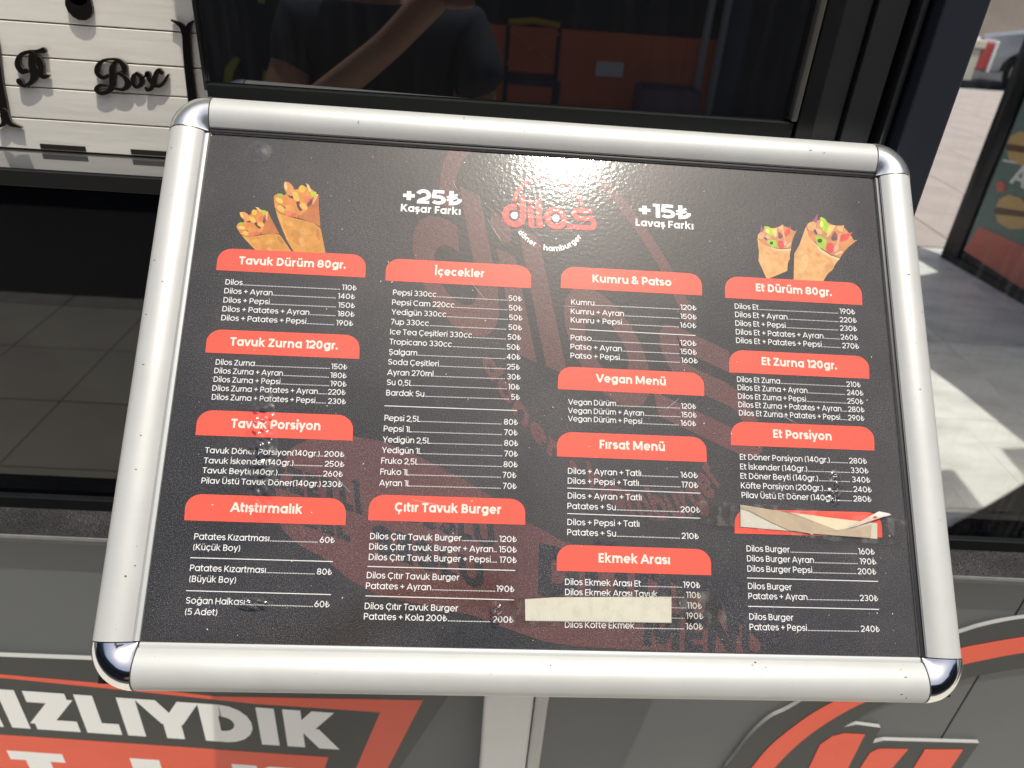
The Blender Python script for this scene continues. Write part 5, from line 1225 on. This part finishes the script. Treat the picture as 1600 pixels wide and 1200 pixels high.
# ================================================================== THE PHOTOGRAPHER (stands behind the camera, mirrored in the window)
m_skin = mat('skin', (0.42, 0.24, 0.17, 1), 0.5, noise=0.06, nscale=30); m_shirt = mat('navy cotton', (0.02, 0.028, 0.05, 1), 0.85, noise=0.15, nscale=12)
m_jean = mat('dark trousers', (0.03, 0.03, 0.035, 1), 0.85); m_hair = mat('dark hair', (0.012, 0.009, 0.007, 1), 0.6); m_phone = mat('black phone', (0.01, 0.01, 0.01, 1), 0.2)
PX, PY = -0.27, -0.46
per = thing('person', (PX, PY, 0.0), 'person in navy t-shirt and dark trousers holding up a phone, mirrored in the window', 'person')
def skinned(name, verts, edges_, radii, ma, root_=0, sub=2):
    me = bpy.data.meshes.new(name); me.from_pydata([(x+PX, y+PY, z) for x, y, z in verts], edges_, []); me.materials.append(ma)
    o = bpy.data.objects.new(name, me); COL.objects.link(o); o.parent = per; o.matrix_parent_inverse = Matrix.Translation(-Vector(per.location))
    sk = o.modifiers.new('skin', 'SKIN'); sk.use_smooth_shade = True
    lay = me.skin_vertices[0] if me.skin_vertices else None
    if lay is None:
        me.attributes  # layer is created by the modifier
        bpy.context.view_layer.update(); lay = me.skin_vertices[0]
    for i, r in enumerate(radii):
        lay.data[i].radius = r if isinstance(r, tuple) else (r, r)
    lay.data[root_].use_root = True
    ss = o.modifiers.new('sub', 'SUBSURF'); ss.levels = sub; ss.render_levels = sub
    return o
def ensure_skin(): pass
V = [(0,0,0.98),(0,0.0,1.15),(0,0.0,1.32),(0,0,1.43),(0,0.01,1.50),(0,0.03,1.58),(0,0.035,1.68),(0,0.03,1.75),
     (-0.18,0.0,1.41),(-0.25,0.12,1.17),(0.06,0.38,1.42),(0.17,0.43,1.53),
     (0.18,0.0,1.41),(0.25,0.0,1.14),(0.24,0.10,0.92),(0.235,0.13,0.83),
     (-0.10,0,0.92),(-0.11,0.02,0.50),(-0.11,-0.02,0.09),(-0.12,0.12,0.05),(0.10,0,0.92),(0.11,0.02,0.50),(0.11,-0.02,0.09),(0.12,0.12,0.05)]
E_ = [(0,1),(1,2),(2,3),(3,4),(4,5),(5,6),(6,7),(3,8),(8,9),(9,10),(10,11),(3,12),(12,13),(13,14),(14,15),(0,16),(16,17),(17,18),(18,19),(0,20),(20,21),(21,22),(22,23)]
Rr_ = [(0.15,0.10),(0.14,0.09),(0.16,0.10),(0.10,0.075),0.052,(0.07,0.08),(0.085,0.10),(0.06,0.07),0.058,0.042,0.028,0.03,0.058,0.042,0.028,0.03,0.085,0.058,0.042,0.035,0.085,0.058,0.042,0.035]
skinned('body', V, E_, Rr_, m_skin)
skinned('t_shirt', [V[0], V[1], V[2], V[3], (0,0.01,1.47), V[8], (-0.22,0.06,1.29), V[12], (0.235,0.06,1.29)], [(0,1),(1,2),(2,3),(3,4),(3,5),(5,6),(3,7),(7,8)],
        [(0.175,0.125),(0.165,0.115),(0.185,0.125),(0.125,0.095),0.062,0.078,0.066,0.078,0.066], m_shirt)
skinned('trousers', [V[0], V[16], V[17], (-0.11,-0.02,0.12), V[20], V[21], (0.11,-0.02,0.12)], [(0,1),(1,2),(2,3),(0,4),(4,5),(5,6)], [(0.17,0.12),0.105,0.075,0.065,0.105,0.075,0.065], m_jean)
for sx in (-1, 1):
    skinned('shoe', [(sx*0.11,-0.05,0.05),(sx*0.12,0.08,0.045),(sx*0.125,0.17,0.035)], [(0,1),(1,2)], [(0.05,0.045),(0.05,0.04),(0.04,0.03)], m_hair)
skinned('hair', [(0,0.0,1.66),(0,0.0,1.76),(0,0.05,1.80)], [(0,1),(1,2)], [(0.09,0.10),(0.095,0.09),(0.07,0.06)], m_hair)
for hx, sg in ((0.17, 1),):                                  # fingers curl round the phone edges
    for k in range(4):
        z = 1.50+0.022*k
        skinned('finger', [(hx, 0.425, z), (hx+sg*0.03, 0.455, z+0.004), (hx+sg*(0.052+0.003*(k % 2)), 0.450, z+0.006)], [(0,1),(1,2)], [0.010, 0.009, 0.008], m_skin, sub=1)
    skinned('thumb', [(hx, 0.41, 1.52), (hx+sg*0.035, 0.418, 1.545), (hx+sg*0.06, 0.425, 1.56)], [(0,1),(1,2)], [0.012, 0.010, 0.009], m_skin, sub=1)
ph = thing('phone', (PX+0.27, PY+0.44, 1.57), 'black phone held up in one hand by the photographer', 'phone')
part(bx((PX+0.20, PY+0.434, 1.525), (PX+0.35, PY+0.443, 1.60)), 'phone_body', m_phone, ph, bevel=0.004)
for k in range(4):                                              # the hanging hand
    skinned('finger', [(0.215+0.016*k, 0.135, 0.83), (0.213+0.017*k, 0.150, 0.785), (0.213+0.017*k, 0.150, 0.75+0.006*abs(k-1.5))], [(0,1),(1,2)], [0.010, 0.009, 0.008], m_skin, sub=1)
skinned('thumb', [(0.215, 0.14, 0.87), (0.198, 0.17, 0.835), (0.20, 0.185, 0.81)], [(0,1),(1,2)], [0.012, 0.010, 0.009], m_skin, sub=1)
nb = thing('sky_blocker', (6.6, 3.5, 0), 'plain dark block added beyond the terrace to cut low sky, unseen at right', 'building')  # unseen block, added to dim the sky light on the terrace
part(bx((6.3, 0.9, -0.1), (9.0, 7.0, 4.5)), 'wall', m_render, nb)
